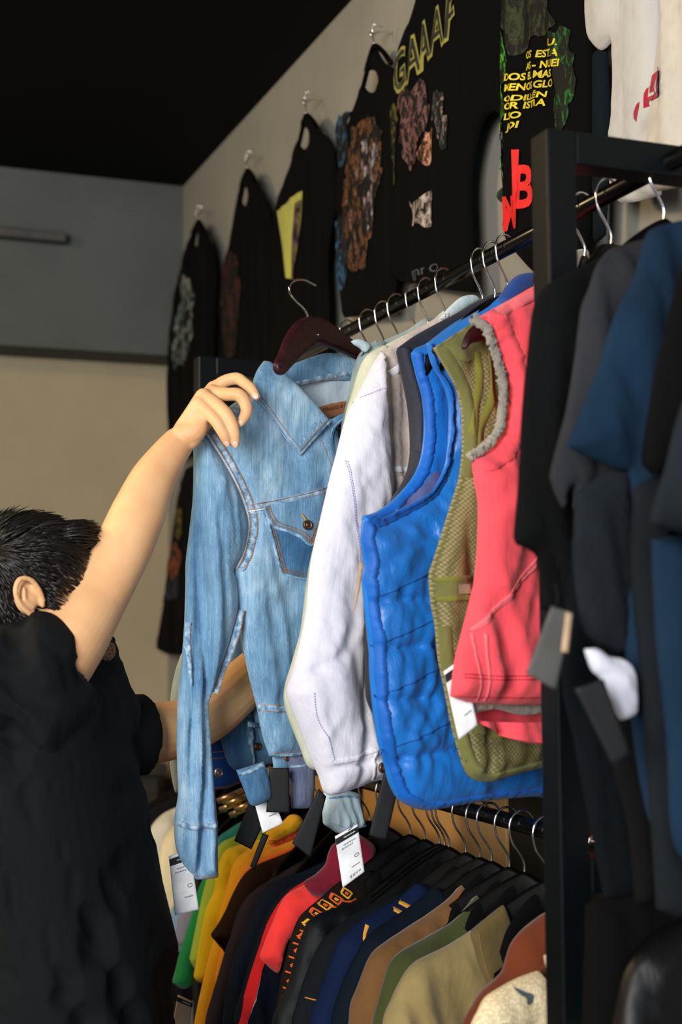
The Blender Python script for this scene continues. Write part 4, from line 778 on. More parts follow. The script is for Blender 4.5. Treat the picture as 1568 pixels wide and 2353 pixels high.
f, e, cl, m_ = low('jacket', 'dark charcoal jacket with a thin pale seam on the sleeve', 'jacket', (20, 24, 28), 765, BR([(920, 2050, 1), (874, 2072), (817, 2100), (775, 2132), (742, 2166), (720, 2210), (700, 2260), (686, 2310), (674, 2353)]))
cl.ribbon('pale_seam', [(694, 2289), (708, 2291), (724, 2292)], .0025, m_th)
f, e, cl, m_ = low('track_jacket', 'navy blue track jacket with yellow piping and two yellow shoulder bars', 'jacket', (14, 28, 58), 806, BR([(960, 2030, 1), (915, 2068), (880, 2085), (840, 2108), (808, 2136), (784, 2160), (762, 2215), (740, 2275), (716, 2353)]))
cl.ribbon('yellow_piping', [(833, 2122), (822, 2145), (815, 2180), (812, 2214)], .005, m_thb)
for a in (0, 18): cl.ribbon('shoulder_bar', [(893+a, 2084-a*.8), (908+a, 2096-a*.8), (928+a*.9, 2114-a*.8)], .008, m_thb, .003)
low('jacket', 'dark navy jacket left of the tan corduroy jacket', 'jacket', (12, 22, 32), 832, BR([(1000, 2040, 1), (950, 2080), (890, 2120), (850, 2150), (826, 2190), (800, 2240), (780, 2290), (765, 2353)]))
f, e, cl, m_ = low('corduroy_jacket', 'tan brown jacket hanging left of the olive one', 'jacket', (110, 76, 40), 860, [(1062, 2034, 1), (1040, 2060), (1000, 2092), (945, 2128), (888, 2166), (860, 2190), (842, 2225), (826, 2270), (811, 2310), (806, 2353), (800, 2400, 1), (1060, 2400, 1), (1100, 2100), (1070, 2050)])
cl.ribbon('shoulder_seam', [(1000, 2092), (1010, 2100), (1030, 2090)], .003, m_)
f, e, cl, m_ = low('field_jacket', 'olive green jacket hanging between the tan and the khaki ones', 'jacket', (60, 66, 28), 896, [(1097, 2058, 1), (1080, 2080), (1045, 2117), (980, 2155), (925, 2186), (902, 2212), (888, 2250), (874, 2300), (861, 2353), (858, 2400, 1), (1110, 2400, 1), (1130, 2120), (1110, 2085)])
for a in (0, 8): cl.ribbon('shoulder_seam', [(1042+a, 2118-a*.6), (1052+a, 2140-a*.6), (1062+a, 2158)], .004, m_, .002)
f, e, cl, m_ = low('khaki_jacket', 'light khaki jacket with a big collar left of the rust brown shirt', 'jacket', (146, 128, 82), 934, [(1152, 2090, 1), (1085, 2140), (1030, 2174), (965, 2207), (940, 2230), (922, 2262), (906, 2295), (888, 2335), (878, 2400, 1), (1200, 2400, 1), (1230, 2180), (1180, 2130)], fold=.009)
kc = Cloth(f, 'collar', [(1157, 2080, 1), (1120, 2110), (1086, 2142), (1092, 2180), (1104, 2225), (1122, 2268, 1), (1150, 2255), (1185, 2215), (1175, 2150), (1172, 2120)], fabric('darker khaki collar', (104, 88, 50)), T=.01, off=-.045, g=.008, w=.012); kc.stitches('stitching', [([(1092, 2144), (1098, 2180), (1110, 2225), (1124, 2258)], 0)], fabric('khaki thread', (150, 120, 66)))
f, e, cl, m_ = low('shirt', 'rust brown shirt hanging beside the rack post', 'shirt', (104, 46, 18), 1040, [(1290, 2085, 1), (1250, 2102), (1205, 2138), (1180, 2170), (1168, 2205), (1158, 2235), (1118, 2275), (1092, 2310), (1068, 2353), (1060, 2400, 1), (1300, 2400, 1)], fold=.01)
cl.ribbon('fold_edge', [(1165, 2235), (1190, 2222), (1230, 2205)], .012, m_, .006)
n = NT('cream knit'); v = n.n('ShaderNodeTexVoronoi'); v.inputs['Scale'].default_value = 240; n.l(n.map((1, 1, .8)), v.inputs['Vector']); n.col(n.ramp(v.outputs['Distance'], [(.2, (238, 224, 190)), (.7, (206, 188, 150))])); n.set(.95); n.bump(v.outputs['Distance'], -.6, .003); m_knit = n.m
f, e, cl, m_ = low('knit_jumper', 'cream knitted jumper with dark blue blotches at the bottom by the post', 'jumper', None, 1090, [(1240, 2230, 1), (1200, 2245), (1160, 2266), (1122, 2292), (1104, 2325), (1090, 2353), (1085, 2400, 1), (1300, 2400, 1), (1262, 2290)], mat=m_knit)
mb = fabric('slate yarn', (78, 96, 104))
patch(cl, 'dark_blotch', [(1168, 2264), (1184, 2272), (1196, 2276), (1194, 2292), (1180, 2298), (1182, 2284), (1172, 2278)], mb, .003, .004); patch(cl, 'dark_blotch', [(1118, 2344), (1136, 2342), (1150, 2350), (1146, 2372), (1122, 2370)], mb, .003, .004)
e, c = simple('sweater', 'cream sweater sleeve just left of the post, behind the knitted jumper', 'sweater', LF(1.62), [(1252, 2196, 1), (1275, 2190), (1290, 2240), (1262, 2240)], m_knit, T=.012)
low('jacket', 'black jacket hanging right of the post near the floor', 'jacket', (10, 10, 12), 1290, [(1420, 2080, 1), (1370, 2140), (1350, 2200), (1345, 2400, 1), (1700, 2400, 1), (1700, 2100)], s=.1)
f, e, cl, m_ = low('jacket', 'black glossy jacket at the bottom right corner', 'jacket', None, 1360, [(1600, 2100, 1), (1500, 2150), (1440, 2230), (1400, 2400, 1), (1800, 2400, 1), (1800, 2120)], s=.1, mat=fabric('black coated cloth', (10, 10, 12), .2, .4, 0))
# mustard knitted hat-like bundle showing between the tags
f = LF(2.75); e, c = simple('folded_scarf', 'mustard and orange folded scarf peeking out between the black tags', 'scarf', f, [(616, 1912, 1), (650, 1892), (672, 1872), (688, 1876), (690, 1892), (676, 1910), (640, 1930), (616, 1940, 1)], fabric('mustard wool', (238, 178, 26)), T=.02, off=-.2, g=.006, w=.014, folds=[(.003, 60, .012, .08, 5)])
patch(c, 'orange_edge', [(616, 1930, 1), (650, 1916), (680, 1900, 1), (676, 1916), (640, 1936), (616, 1944, 1)], m_org, .004)
# kraft label low by the green tee
card('kraft paper tag with black band at the very bottom by the green tee', [(409, 2286), (444, 2302), (430, 2380), (392, 2370)], 2.55, 'kraft', True, False)
# clip hangers with brassy clips
m_gold = plain('pale brass', (196, 172, 140), .3, .9)
for i, (u, v_) in enumerate([(500, 1842), (520, 1850), (505, 1862), (540, 1862), (528, 1874), (512, 1836)]):
    p = onD(u, v_, 2.95+.02*i); g = empty('trouser_clip', p); tag(g, 'small brassy hanger clip glinting above the lime and teal tees', 'clip', 'brassy clips above the coloured tees')
    tube('clip_bar', [(0, 0, 0), (.02, -.008, .009), (.04, -.016, .018)], .0062, m_gold, g, 8, .01, sm=False); tube('spring', [(.012, 0, -.004), (.016, -.004, .012)], .003, MT['chrome'], g, 8, .01, sm=False)
# lower hangers: chrome hooks stand out against the beige
lu = [885, 935, 968, 1000, 1012, 1022, 1060, 1092, 1118, 1158, 1192, 1245, 1372]
for u in lu: hanger(Yof(u), RZL, 'black hanger with bright chrome hook in the row on the lower rail', 'hangers in the row on the lower rail', .0, jitter=random.uniform(-.06, .06), swivel=-.85)
for Y in np.arange(2.55, 3.6, .09): hanger(float(Y), RZL, 'black hanger half hidden at the far end of the lower rail', 'hangers at the far end of the lower rail', .22)
# black collar pieces added to darken the gaps between the lower hangers
for i, u in enumerate(lu[1:-1]):
    f = RF(Yof(u)+.012, .22, RZL); e = f.empty('black_shirt'); tag(e, 'black collar piece filling the dark gap around a lower rail hanger, below the blue vest', 'top', 'black collar pieces filling the dark gaps below the blue vest')
    Cloth(f, 'collar', [(0, -.086, 1), (-.03, -.098), (-.07, -.135), (-.085, -.165, 1), (-.07, -.21, 1), (.09, -.21, 1), (.085, -.165, 1), (.07, -.135), (.03, -.098)], m_k4, T=.007, g=.012, uvpx=False, w=.02)
# ------------------------------------------------------------------ shirts hanging on the wall
m_ws = dk('black wall jersey', (4, 5, 6)); m_wh = fabric('white jersey', (186, 185, 182), .05, .9, .2); m_wh2 = fabric('cream white jersey', (192, 186, 174), .05, .9, .2)
def WF(u, v, off=.05): p = onX(u, v, WX-off); return Frame(p, (0, -1, 0))
def wshirt(label, hk, outline, mat=m_ws, hole=None, T=.014, off=.05, hang=True, folds=None):
    f = WF(*hk, off); e = f.empty('hanging_shirt'); tag(e, label, 't-shirt')
    cl = Cloth(f, 'shirt_body', outline, mat, T=T, Tb=.008, g=.02, w=.05, folds=folds or [(.005, 8, .07, .6, random.randint(1, 90))], holes=[hole] if hole else [])
    if hang:
        tube('wall_hook', [(0, off, .02), (0, .01, .012), (0, -.005, .0), (0, -.005, .012)], .0025, MT['chrome'], e, 8, .01)
    return f, e, cl
def ell(c, a, b, n=10): return [(c[0]+a*math.cos(t), c[1]+b*math.sin(t)) for t in np.linspace(0, 2*math.pi, n, endpoint=False)]
def whang(hk, tip, label):
    f = WF(*hk, .06); e = f.empty('shirt_hanger'); tag(e, label, 'hanger', 'thin wire hooks of the wall shirts')
    a = f.loc(*tip); tube('hook_wire', [(.006, .02, 0), (0, 0, .006), (-.008, 0, -.01), (0, 0, -.03), (0, 0, a[1])], .0016, MT['chrome'], e, 6, .006)
    tube('hanger_arms', [(-.085, .006, a[1]-.075), (-.04, .004, a[1]-.03), (0, 0, a[1]-.004), (.04, .004, a[1]-.03), (.085, .006, a[1]-.075)], .006, MT['blackhang'], e, 8, .01)
m_blot = {}
def blot(name, cs, s=30):
    n = NT(name); n.col(n.ramp(n.noise(s, (1, 1, .6), 5, .65, dist=1), [(.44, (5, 6, 7))]+[(.50+.22*i/(len(cs)-1), c) for i, c in enumerate(cs)])); n.set(.7); return n.m
whang((455, 478), (455, 505), 'thin wire hook holding a black shirt high on the wall')
f, e, cl = wshirt('black tee with a pale blurry figure print, furthest along the wall', (455, 495), [(456, 506), (476, 532), (490, 572), (497, 645), (493, 760), (488, 900), (484, 1045, 1), (396, 1055, 1), (390, 950), (389, 850), (396, 740), (410, 650), (426, 588), (441, 540)], hole=ell((453, 550), 7, 17))
patch(cl, 'figure_print', [(430, 640), (452, 650), (456, 720), (444, 820), (424, 845), (408, 830), (414, 740), (424, 690)], blot('pale blotches', [(20, 20, 20), (110, 130, 130), (150, 120, 90), (90, 120, 130)]), .004, .02)
whang((568, 352), (568, 388), 'thin wire hook holding a black shirt high on the wall')
f, e, cl = wshirt('black tee with a dim red brown print, second along the wall', (568, 370), [(568, 390), (592, 424), (611, 455), (625, 510), (634, 600), (640, 760), (624, 900), (612, 1010, 1), (506, 1030, 1), (508, 880), (510, 760), (510, 680), (520, 610), (533, 540), (546, 470), (556, 420)], hole=ell((565, 452), 10, 22))
patch(cl, 'figure_print', [(530, 600), (556, 590), (566, 650), (560, 740), (548, 830), (530, 800), (522, 700)], blot('red blotches', [(14, 12, 12), (70, 26, 22), (30, 20, 22), (90, 40, 30)]), .004, .02)
whang((703, 217), (703, 262), 'thin wire hook holding a black shirt high on the wall')
f, e, cl = wshirt('black tee with a tall yellow print, third along the wall', (703, 240), [(704, 266), (735, 300), (762, 325), (772, 380), (778, 450), (764, 520), (754, 600), (758, 720), (752, 900, 1), (632, 930, 1), (626, 800), (628, 640), (630, 540), (640, 462), (664, 400), (684, 330)], hole=ell((701, 318), 14, 25))
patch(cl, 'yellow_print', [(650, 487, 1), (664, 478), (680, 462), (710, 440, 1), (706, 520), (697, 600), (690, 642, 1), (673, 640, 1), (662, 570)], fabric('pale yellow ink', (170, 170, 66), .12), .004, .015)
patch(cl, 'violet_print', [(697, 470, 1), (709, 460, 1), (704, 560, 1), (692, 640, 1), (686, 640, 1)], blot('violet', [(60, 40, 60), (120, 100, 60), (40, 30, 50)]), .006, .015)
whang((859, 62), (857, 105), 'thin wire hook holding a black shirt high on the wall')
f, e, cl = wshirt('black tee with brown, blue and white figures, fourth along the wall', (858, 85), [(857, 108), (884, 144), (912, 163), (935, 200), (940, 400), (920, 560), (905, 720, 1), (792, 730, 1), (782, 600), (780, 480), (780, 400), (795, 318), (814, 258), (834, 190)], hole=ell((855, 187), 19, 26))
for q, cs in (([(830, 290), (870, 270), (892, 330), (884, 450), (866, 560), (850, 620), (812, 600), (806, 480), (816, 380)], [(14, 12, 12), (110, 70, 36), (20, 16, 16), (140, 130, 130), (60, 40, 30)]), ([(790, 280), (812, 260), (818, 330), (806, 380), (790, 380)], [(10, 10, 10), (40, 80, 110), (12, 12, 14)]), ([(790, 510), (806, 500), (812, 640), (800, 670), (790, 620)], [(10, 10, 10), (40, 90, 130), (12, 12, 14)]), ([(854, 330), (878, 330), (874, 480), (862, 520), (852, 440)], [(60, 60, 70), (160, 160, 170), (110, 100, 110)])):
    patch(cl, 'figure_print', q, blot('figures', cs, 45), .004, .012)
f, e, cl = wshirt('black tee with gothic yellow lettering and standing figures, fifth along the wall', (1010, -60), [(975, -80, 1), (960, 20), (940, 70), (925, 115), (912, 190), (903, 280), (896, 400), (896, 640, 1), (1000, 662), (1094, 672, 1), (1090, 560), (1086, 420), (1092, 360), (1108, 290), (1130, 258), (1150, 262), (1168, 300, 1), (1190, 100), (1200, -80, 1)], T=.02)
mg = fabric('mustard ink', (140, 138, 58)); mg2 = plain('dark ink', (20, 24, 22), .8)
print_text(cl, 'gothic_lettering', [('GAAAF', (930, 228), (1068, 78), 96)], mg, .003, .035); print_text(cl, 'gothic_lettering_inner', [('GAAAF', (932, 222), (1066, 76), 84)], mg2, .0045, -.005)
for q, cs in (([(945, 225), (975, 205), (995, 190), (1010, 250), (990, 330), (984, 380), (968, 392), (950, 360)], [(30, 22, 22), (120, 84, 84), (60, 40, 40), (140, 110, 105)]), ([(1020, 215), (1048, 225), (1056, 300), (1050, 340), (1032, 320), (1022, 270)], [(14, 16, 20), (60, 66, 74), (160, 130, 110), (20, 20, 24)]), ([(1000, 300), (1016, 296), (1014, 350), (1004, 380), (988, 378), (992, 340)], [(130, 80, 50), (190, 150, 130), (40, 30, 26)]), ([(924, 250), (936, 250), (938, 330), (930, 420), (924, 380)], [(10, 10, 8), (90, 90, 30), (14, 14, 10)]), ([(963, 462), (972, 474), (1002, 440), (1014, 448), (1010, 500), (1002, 524), (976, 520), (970, 490)], [(120, 110, 100), (170, 160, 156), (190, 180, 176)])):
    patch(cl, 'figure_print', q, blot('gothic figures', cs, 60), .004, .01)
print_text(cl, 'small_lettering', [('gnr', (964, 640), (1000, 630), 14), ('O', (1012, 628), (1030, 624), 18)], plain('grey ink', (70, 70, 78), .8), .003)
f, e, cl = wshirt('black tee with green foliage and yellow spanish lettering, above the post', (1250, -60), [(1168, -80, 1), (1160, 100), (1164, 250), (1168, 400), (1170, 560, 1), (1250, 640), (1350, 660, 1), (1362, 400), (1366, 200), (1372, -80, 1)], T=.02, folds=[(.007, 0, .08, .8, 12)])
mgr = blot('foliage green', [(8, 40, 12), (40, 130, 24), (110, 180, 30), (14, 60, 20)], 50)
patch(cl, 'foliage_print', [(1166, 60, 1), (1182, 80), (1188, 180), (1182, 300), (1176, 420), (1172, 500), (1167, 480, 1)], mgr, .003, .01); patch(cl, 'foliage_print', [(1290, 90), (1330, 70), (1345, 130), (1340, 220), (1325, 290), (1300, 280), (1305, 180)], blot('dark foliage', [(6, 14, 8), (14, 70, 26), (30, 110, 40), (8, 20, 10)], 50), .003, .01)
patch(cl, 'foliage_print', [(1180, 10), (1230, -20), (1290, -10), (1300, 60), (1250, 90), (1200, 120)], blot('camo foliage', [(8, 12, 8), (50, 60, 36), (10, 14, 10), (84, 90, 60)], 40), .003, .012)
myl = plain('yellow ink', (206, 190, 36), .7)
print_text(cl, 'yellow_lettering', [('U.', (1291, 110), (1312, 108), 15), ('OS ESTA', (1229, 138), (1314, 133), 16), ('AS - NUEI', (1228, 164), (1318, 156), 16), ('DOS EL MAS', (1188, 190), (1300, 180), 16), ('MENOS GLO', (1188, 214), (1304, 202), 16), ('ODILLÉN', (1188, 238), (1286, 226), 16), ('OR ISTRA', (1188, 256), (1282, 246), 15), ('LSO', (1187, 280), (1222, 274), 15), ('JOI', (1190, 304), (1220, 296), 15)], myl, .004, .03, .15)
print_text(cl, 'yellow_lettering', [('E', (1168, 236), (1182, 234), 16), ('L', (1168, 262), (1182, 260), 16), ('EI', (1166, 306), (1182, 304), 15), ('T', (1168, 326), (1182, 324), 14)], myl, .006, .03)
mrd = plain('scarlet ink', (214, 20, 22), .7)
for it in [('J', (1200, 440), (1222, 438), 90), ('B', (1216, 480), (1248, 476), 96), ('S', (1312, 450), (1342, 446), 60), ('M', (1182, 532), (1220, 524), 76), ('T', (1168, 560), (1184, 556), 50)]: print_text(cl, 'red_letter', [it], mrd, .005, .03)
e2 = wshirt('dark teal garment edge hanging between the lettered tee and the white tee', (1385, 120), [(1366, 120, 1), (1395, 100, 1), (1402, 300), (1392, 540, 1), (1368, 560, 1)], dk('dark teal jersey', (22, 40, 50)), hang=False)
f, e, cl = wshirt('white tee with its sleeve tip showing at the top right', (1440, -60), [(1360, -80, 1), (1350, -20), (1352, 50), (1360, 95), (1384, 116), (1410, 92, 1), (1412, 200), (1408, 330), (1402, 400), (1410, 448), (1430, 466), (1470, 462), (1520, 448, 1), (1520, 200), (1520, -80, 1)], m_wh, T=.012, off=.06, folds=[(.012, 4, .06, .7, 15), (.003, 40, .05, .1, 3)])
f, e, cl = wshirt('cream white tee with a red rounded logo, at the top right corner', (1540, -60), [(1512, -80, 1), (1522, 50), (1512, 180), (1504, 300), (1500, 400), (1510, 440, 1), (1620, 420, 1), (1640, -80, 1)], m_wh2, T=.024, off=.10, folds=[(.01, 4, .06, .7, 16)])
mlr = fabric('raspberry ink', (158, 26, 50))
patch(cl, 'red_logo', [(1502, 252, 1), (1506, 208), (1522, 176), (1548, 160), (1556, 158, 1), (1562, 222, 1), (1530, 230), (1512, 240)], mlr, .004, .01); patch(cl, 'red_logo_edge', [(1484, 262, 1), (1500, 238, 1), (1499, 250), (1492, 285, 1), (1484, 276)], mlr, .006, .01)
print_text(cl, 'logo_lettering', [('LO', (1516, 226), (1558, 210), 34)], m_wh, .006, .03)
f, e, cl = wshirt('dark patterned tee in the lower wall row near the far corner', (410, 1060), [(440, 1070, 1), (428, 1080), (412, 1150), (400, 1240), (386, 1340), (372, 1430), (362, 1492, 1), (390, 1504), (440, 1502, 1), (470, 1300), (470, 1060, 1)])
patch(cl, 'orange_print', [(404, 1262), (424, 1255), (428, 1300), (412, 1330), (398, 1322)], blot('orange blotch', [(40, 20, 14), (160, 80, 40), (90, 50, 30)], 40), .004, .012); patch(cl, 'yellow_print', [(416, 1180), (430, 1172), (430, 1230), (416, 1236)], blot('yellow blotch', [(20, 20, 10), (140, 120, 20), (30, 30, 14)], 40), .004, .012)
patch(cl, 'blue_print', [(398, 1338), (420, 1330), (420, 1370), (396, 1376)], blot('blue blotch', [(12, 16, 24), (30, 50, 90), (90, 50, 40)], 40), .004, .012)
e, c = simple('black_shirt', 'black top at the near right of the lower rail behind the long sleeves', 'top', LF(1.45, .1), [(1350, 2080, 1), (1500, 1990), (1640, 2000), (1700, 2400, 1), (1350, 2400, 1)], m_k4, T=.02)
# ------------------------------------------------------------------ the man
def PX(u, v, D): return onD(u, v, D)
def limb(pts, step=.01, seg=20):
    """pts: (point, radius) -> closed tube with rounded ends"""
    P = [np.array(p, float) for p, r in pts]; R = [r for p, r in pts]; d0 = P[1]-P[0]; d0 /= np.linalg.norm(d0); d1 = P[-1]-P[-2]; d1 /= np.linalg.norm(d1)
    Q = crv([(p, False) for p in P], False, step); c = np.concatenate([[0], np.cumsum([np.linalg.norm(P[i+1]-P[i]) for i in range(len(P)-1)])]); c2 = np.concatenate([[0], np.cumsum(np.linalg.norm(np.diff(Q, axis=0), axis=1))])
    r = np.interp(c2/c2[-1], c/c[-1], R)
    A = [P[0]-d0*R[0]*math.sin(a) for a in (1.45, 1.1, .7, .35)]; ra = [R[0]*math.cos(a) for a in (1.45, 1.1, .7, .35)]
    B = [P[-1]+d1*R[-1]*math.sin(a) for a in (.35, .7, 1.1, 1.45)]; rb_ = [R[-1]*math.cos(a) for a in (.35, .7, 1.1, 1.45)]
    return tubeV(A+list(Q)+B, ra+list(r)+rb_, seg)
def blob(c, ax, r, n=20):
    """ellipsoid with axes given as 3 unit vectors"""
    V, Fs = [], []; c = np.array(c, float)
    for i in range(n+1):
        t = math.pi*i/n
        for k in range(n): a = 2*math.pi*k/n; V.append(c+ax[0]*r[0]*math.sin(t)*math.cos(a)+ax[1]*r[1]*math.sin(t)*math.sin(a)+ax[2]*r[2]*math.cos(t)+ax[0]*1e-6*k)
    for i in range(n):
        for k in range(n): Fs.append((i*n+k, (i+1)*n+k, (i+1)*n+(k+1) % n, i*n+(k+1) % n))
    return V, Fs
n = NT('warm skin'); n.col(n.ramp(n.noise(18, (1, 1, 1), 5), [(.3, (228, 173, 124)), (.7, (240, 192, 142))])); n.set(.5, spec=.35)
n.b.inputs['Subsurface Weight'].default_value = .15; n.b.inputs['Subsurface Radius'].default_value = (.02, .008, .004); n.b.inputs['Subsurface Scale'].default_value = .3
n.bump(n.noise(120, (1, 1, 1), 3), .12, .0015); m_skin = n.m
n = NT('black hair'); n.col(n.ramp(n.noise(60, (1, 1, 1), 3), [(.3, (12, 10, 9)), (.7, (30, 25, 20))])); n.set(.38, spec=.5); m_hair = n.m
m_tee = fabric('black tee cotton', (8, 13, 16), .15, .9, 0, 900, .3)
m_trs = fabric('black trousers', (20, 21, 24), .15); m_nail = plain('finger nail', (240, 190, 170), .3); m_shoe = plain('black shoe', (18, 18, 18), .5)
RSH, LSH = PX(48, 1575, 2.06), PX(232, 1655, 2.32)
parts = []
# right arm, raised to the jacket shoulder
arm = [(RSH, .064), (PX(100, 1545, 2.09), .062), (PX(160, 1470, 2.12), .056), (PX(222, 1375, 2.16), .0465), (PX(258, 1310, 2.18), .0445), (PX(285, 1255, 2.195), .0448), (PX(318, 1180, 2.22), .043), (PX(350, 1105, 2.25), .0365), (PX(385, 1050, 2.275), .030), (PX(408, 1020, 2.29), .0265)]
parts.append(limb(arm, seg=32))
# right hand
W = PX(412, 1012, 2.295)
mcp = [PX(492, 893, 2.335), PX(487, 903, 2.312), PX(468, 912, 2.296), PX(457, 930, 2.286)]      # index, middle, ring, little
for m_, r in zip(mcp, (.0135, .0145, .0145, .0135)): parts.append(limb([(W*.75+m_*.25, .019), (W*.4+m_*.6, .0165), (m_, r)], .006, 14))
parts.append(limb([(PX(422, 1000, 2.285), .021), (PX(448, 990, 2.283), .019), (PX(459, 966, 2.285), .015)], .006, 14))
parts.append(limb([(PX(440, 1012, 2.285), .014), (PX(446, 1000, 2.285), .016)], .006, 14))
fing = [
 [(mcp[0], .0115), (PX(517, 876, 2.335), .0106), (PX(545, 870, 2.33), .0104), (PX(562, 880, 2.322), .0094), (PX(577, 893, 2.316), .0092), (PX(588, 911, 2.312), .0074)],
 [(mcp[1], .0125), (PX(520, 906, 2.300), .0112), (PX(550, 908, 2.292), .0112), (PX(564, 927, 2.288), .0102), (PX(566, 948, 2.286), .0098), (PX(554, 971, 2.288), .0076)],
 [(mcp[2], .0125), (PX(493, 926, 2.284), .0112), (PX(520, 952, 2.274), .0110), (PX(533, 975, 2.272), .0100), (PX(538, 995, 2.273), .0096), (PX(541, 1018, 2.276), .0078)],
 [(mcp[3], .0120), (PX(476, 946, 2.276), .0105), (PX(497, 968, 2.268), .0102), (PX(508, 987, 2.266), .0092), (PX(516, 1002, 2.267), .0088), (PX(521, 1016, 2.270), .0070)]]
for f_ in fing: parts.append(limb(f_, .004, 14))
parts.append(limb([(PX(440, 985, 2.31), .016), (PX(475, 975, 2.35), .013), (PX(505, 968, 2.385), .0115), (PX(535, 962, 2.405), .010)], .005, 14))   # thumb, behind the jacket
# left arm, reaching behind the jacket
parts.append(limb([(LSH, .06), (PX(290, 1680, 2.36), .056), (PX(360, 1684, 2.40), .0515), (PX(430, 1668, 2.44), .0475), (PX(478, 1644, 2.46), .046), (PX(520, 1610, 2.48), .0455), (PX(565, 1566, 2.51), .0435), (PX(610, 1515, 2.535), .036), (PX(650, 1468, 2.55), .028)]))
W2 = PX(655, 1462, 2.552)
for i, (du, dv) in enumerate(((30, -78), (48, -70), (62, -56), (70, -38))):
    k = PX(655+du, 1462+dv, 2.555); e_ = PX(655+du*1.55, 1462+dv*1.5, 2.545); t_ = PX(655+du*1.9, 1462+dv*1.75, 2.53)
    parts.append(limb([(W2, .02), (k, .0135)], .006, 12)); parts.append(limb([(k, .0115), (e_, .010), (t_, .008)], .005, 12))
parts.append(limb([(W2, .016), (PX(668, 1420, 2.53), .013), (PX(690, 1398, 2.515), .010)], .005, 12))
# head
HC = PX(72, 1362, 2.15); fd = rt*.90+fw*.42+np.array([0, 0, .12]); fd /= np.linalg.norm(fd); hs = np.cross(fd, [0, 0, 1]); hs /= np.linalg.norm(hs); hu = np.cross(hs, fd)   # forward, right-hand side, up
H = lambda f, s, u: HC+fd*f+hs*s+hu*u
ax = (fd, hs, hu)
parts += [blob(H(0, 0, .015), ax, (.094, .074, .092)), blob(H(.035, 0, -.03), ax, (.064, .062, .082)), blob(H(.045, 0, -.078), ax, (.05, .048, .034)), blob(H(.084, 0, -.100), ax, (.024, .024, .021)),
          blob(H(.085, 0, .012), ax, (.016, .045, .014)), limb([(H(.092, 0, 0), .007), (H(.106, 0, -.022), .010), (H(.104, 0, -.032), .012)], .005, 12), blob(H(.094, .011, -.035), ax, (.01, .008, .007)), blob(H(.094, -.011, -.035), ax, (.01, .008, .007)),
          blob(H(.088, 0, -.056), ax, (.013, .024, .0065)), blob(H(.086, 0, -.068), ax, (.013, .021, .0075)), blob(H(.062, .036, -.028), ax, (.024, .02, .018)), blob(H(.062, -.036, -.028), ax, (.024, .02, .018)),
          limb([(H(.0, .045, -.07), .02), (H(.055, .032, -.095), .016), (H(.08, .012, -.1), .015)], .006, 12), limb([(H(.0, -.045, -.07), .02), (H(.055, -.032, -.095), .016), (H(.08, -.012, -.1), .015)], .006, 12)]
NB = (RSH+LSH)/2+np.array([0, 0, .075])
parts.append(limb([(H(-.035, 0, -.05), .058), (H(-.04, 0, -.10), .056), (NB, .068)]))
# ears: rim, lobe and bowl
for sg in (1, -1):
    E = lambda f, u, s=.079: H(f, sg*s, u)
    rim = [E(-.002, -.012, .080), E(-.008, .004, .086), (E(-.02, .020, .092)), E(-.036, .022, .096), E(-.044, .006, .096), E(-.038, -.014, .090), E(-.024, -.030, .083), E(-.012, -.036, .078)]
    parts.append(limb([(rim[0], .0035)]+[(p, .0042) for p in rim[1:-1]]+[(rim[-1], .0062)], .004, 10)); parts.append(limb([(E(-.014, -.012, .074), .009), (E(-.028, .002, .08), .008)], .004, 10))
    parts.append(blob(E(-.026, -.004, .077), ax, (.018, .009, .025)))
    parts.append(limb([(E(-.004, -.012, .080), .0045), (E(-.004, -.02, .079), .004)], .004, 10)); parts.append(limb([(E(-.018, -.02, .082), .003), (E(-.03, -.008, .088), .003), (E(-.03, .008, .09), .003)], .004, 10))
# trunk under the shirt
TO = [PX(150, 2430, 2.16), PX(130, 2150, 2.16), PX(95, 1900, 2.16), PX(95, 1740, 2.17), (RSH+LSH)/2]
sv = (LSH-RSH); sv[2] = 0; sv /= np.linalg.norm(sv); bd = np.cross([0, 0, 1], sv)
rings = []
for c, a, b in zip(TO, (.15, .145, .16, .17, .12), (.11, .105, .11, .11, .06)): rings.append((c, sv*a, bd*b, 2.3))
rings.append((NB, sv*.06, bd*.055, 2)); tv = ring_loft(rings, 32); parts.append(tv)
man = empty('person', (TO[0][0], TO[0][1], 0)); tag(man, 'man with short black hair in a black tee, holding out a denim jacket', 'person'); bpy.context.view_layer.update()
MI = man.matrix_world.inverted()
def rel(lst): return [([tuple(np.array(p, float)-np.array([TO[0][0], TO[0][1], 0])) for p in v], f) for v, f in lst]
def rp(p): return np.array(p, float)-np.array([TO[0][0], TO[0][1], 0])
skin = remesh('body', rel(parts), m_skin, .0024, man, 3)
# nails
for f_, nr in zip(fing, (.0062, .0064, .0062, .0052)):
    tip, pr = f_[-1][0], f_[-2][0]; d = tip-pr; d /= np.linalg.norm(d); s_ = np.cross(d, -fw); s_ /= np.linalg.norm(s_); nn = np.cross(s_, d); nn *= np.sign(nn@(-fw))
    v, ff = blob(tip+d*.001+nn*(f_[-1][1]-.0012), (d, s_, nn), (.0062, nr*.8, .0019), 14); link('finger_nail', [rp(p) for p in v], ff, m_nail, man)
# short beard on the chin
v, ff = blob(H(.092, 0, -.104), ax, (.025, .025, .021))
v2, ff2 = limb([(H(.098, -.022, -.047), .0045), (H(.106, 0, -.045), .005), (H(.098, .022, -.047), .0045)], .004, 10)
n = NT('stubble'); n.col(n.ramp(n.noise(420, (1, 1, 1), 2), [(.40, (58, 42, 32)), (.6, (186, 136, 100))])); n.set(.8); n.bump(n.noise(500, (1, 1, 1), 2), .8, .002)
link('beard', [rp(p) for p in v], ff, n.m, man); link('moustache', [rp(p) for p in v2], ff2, n.m, man)
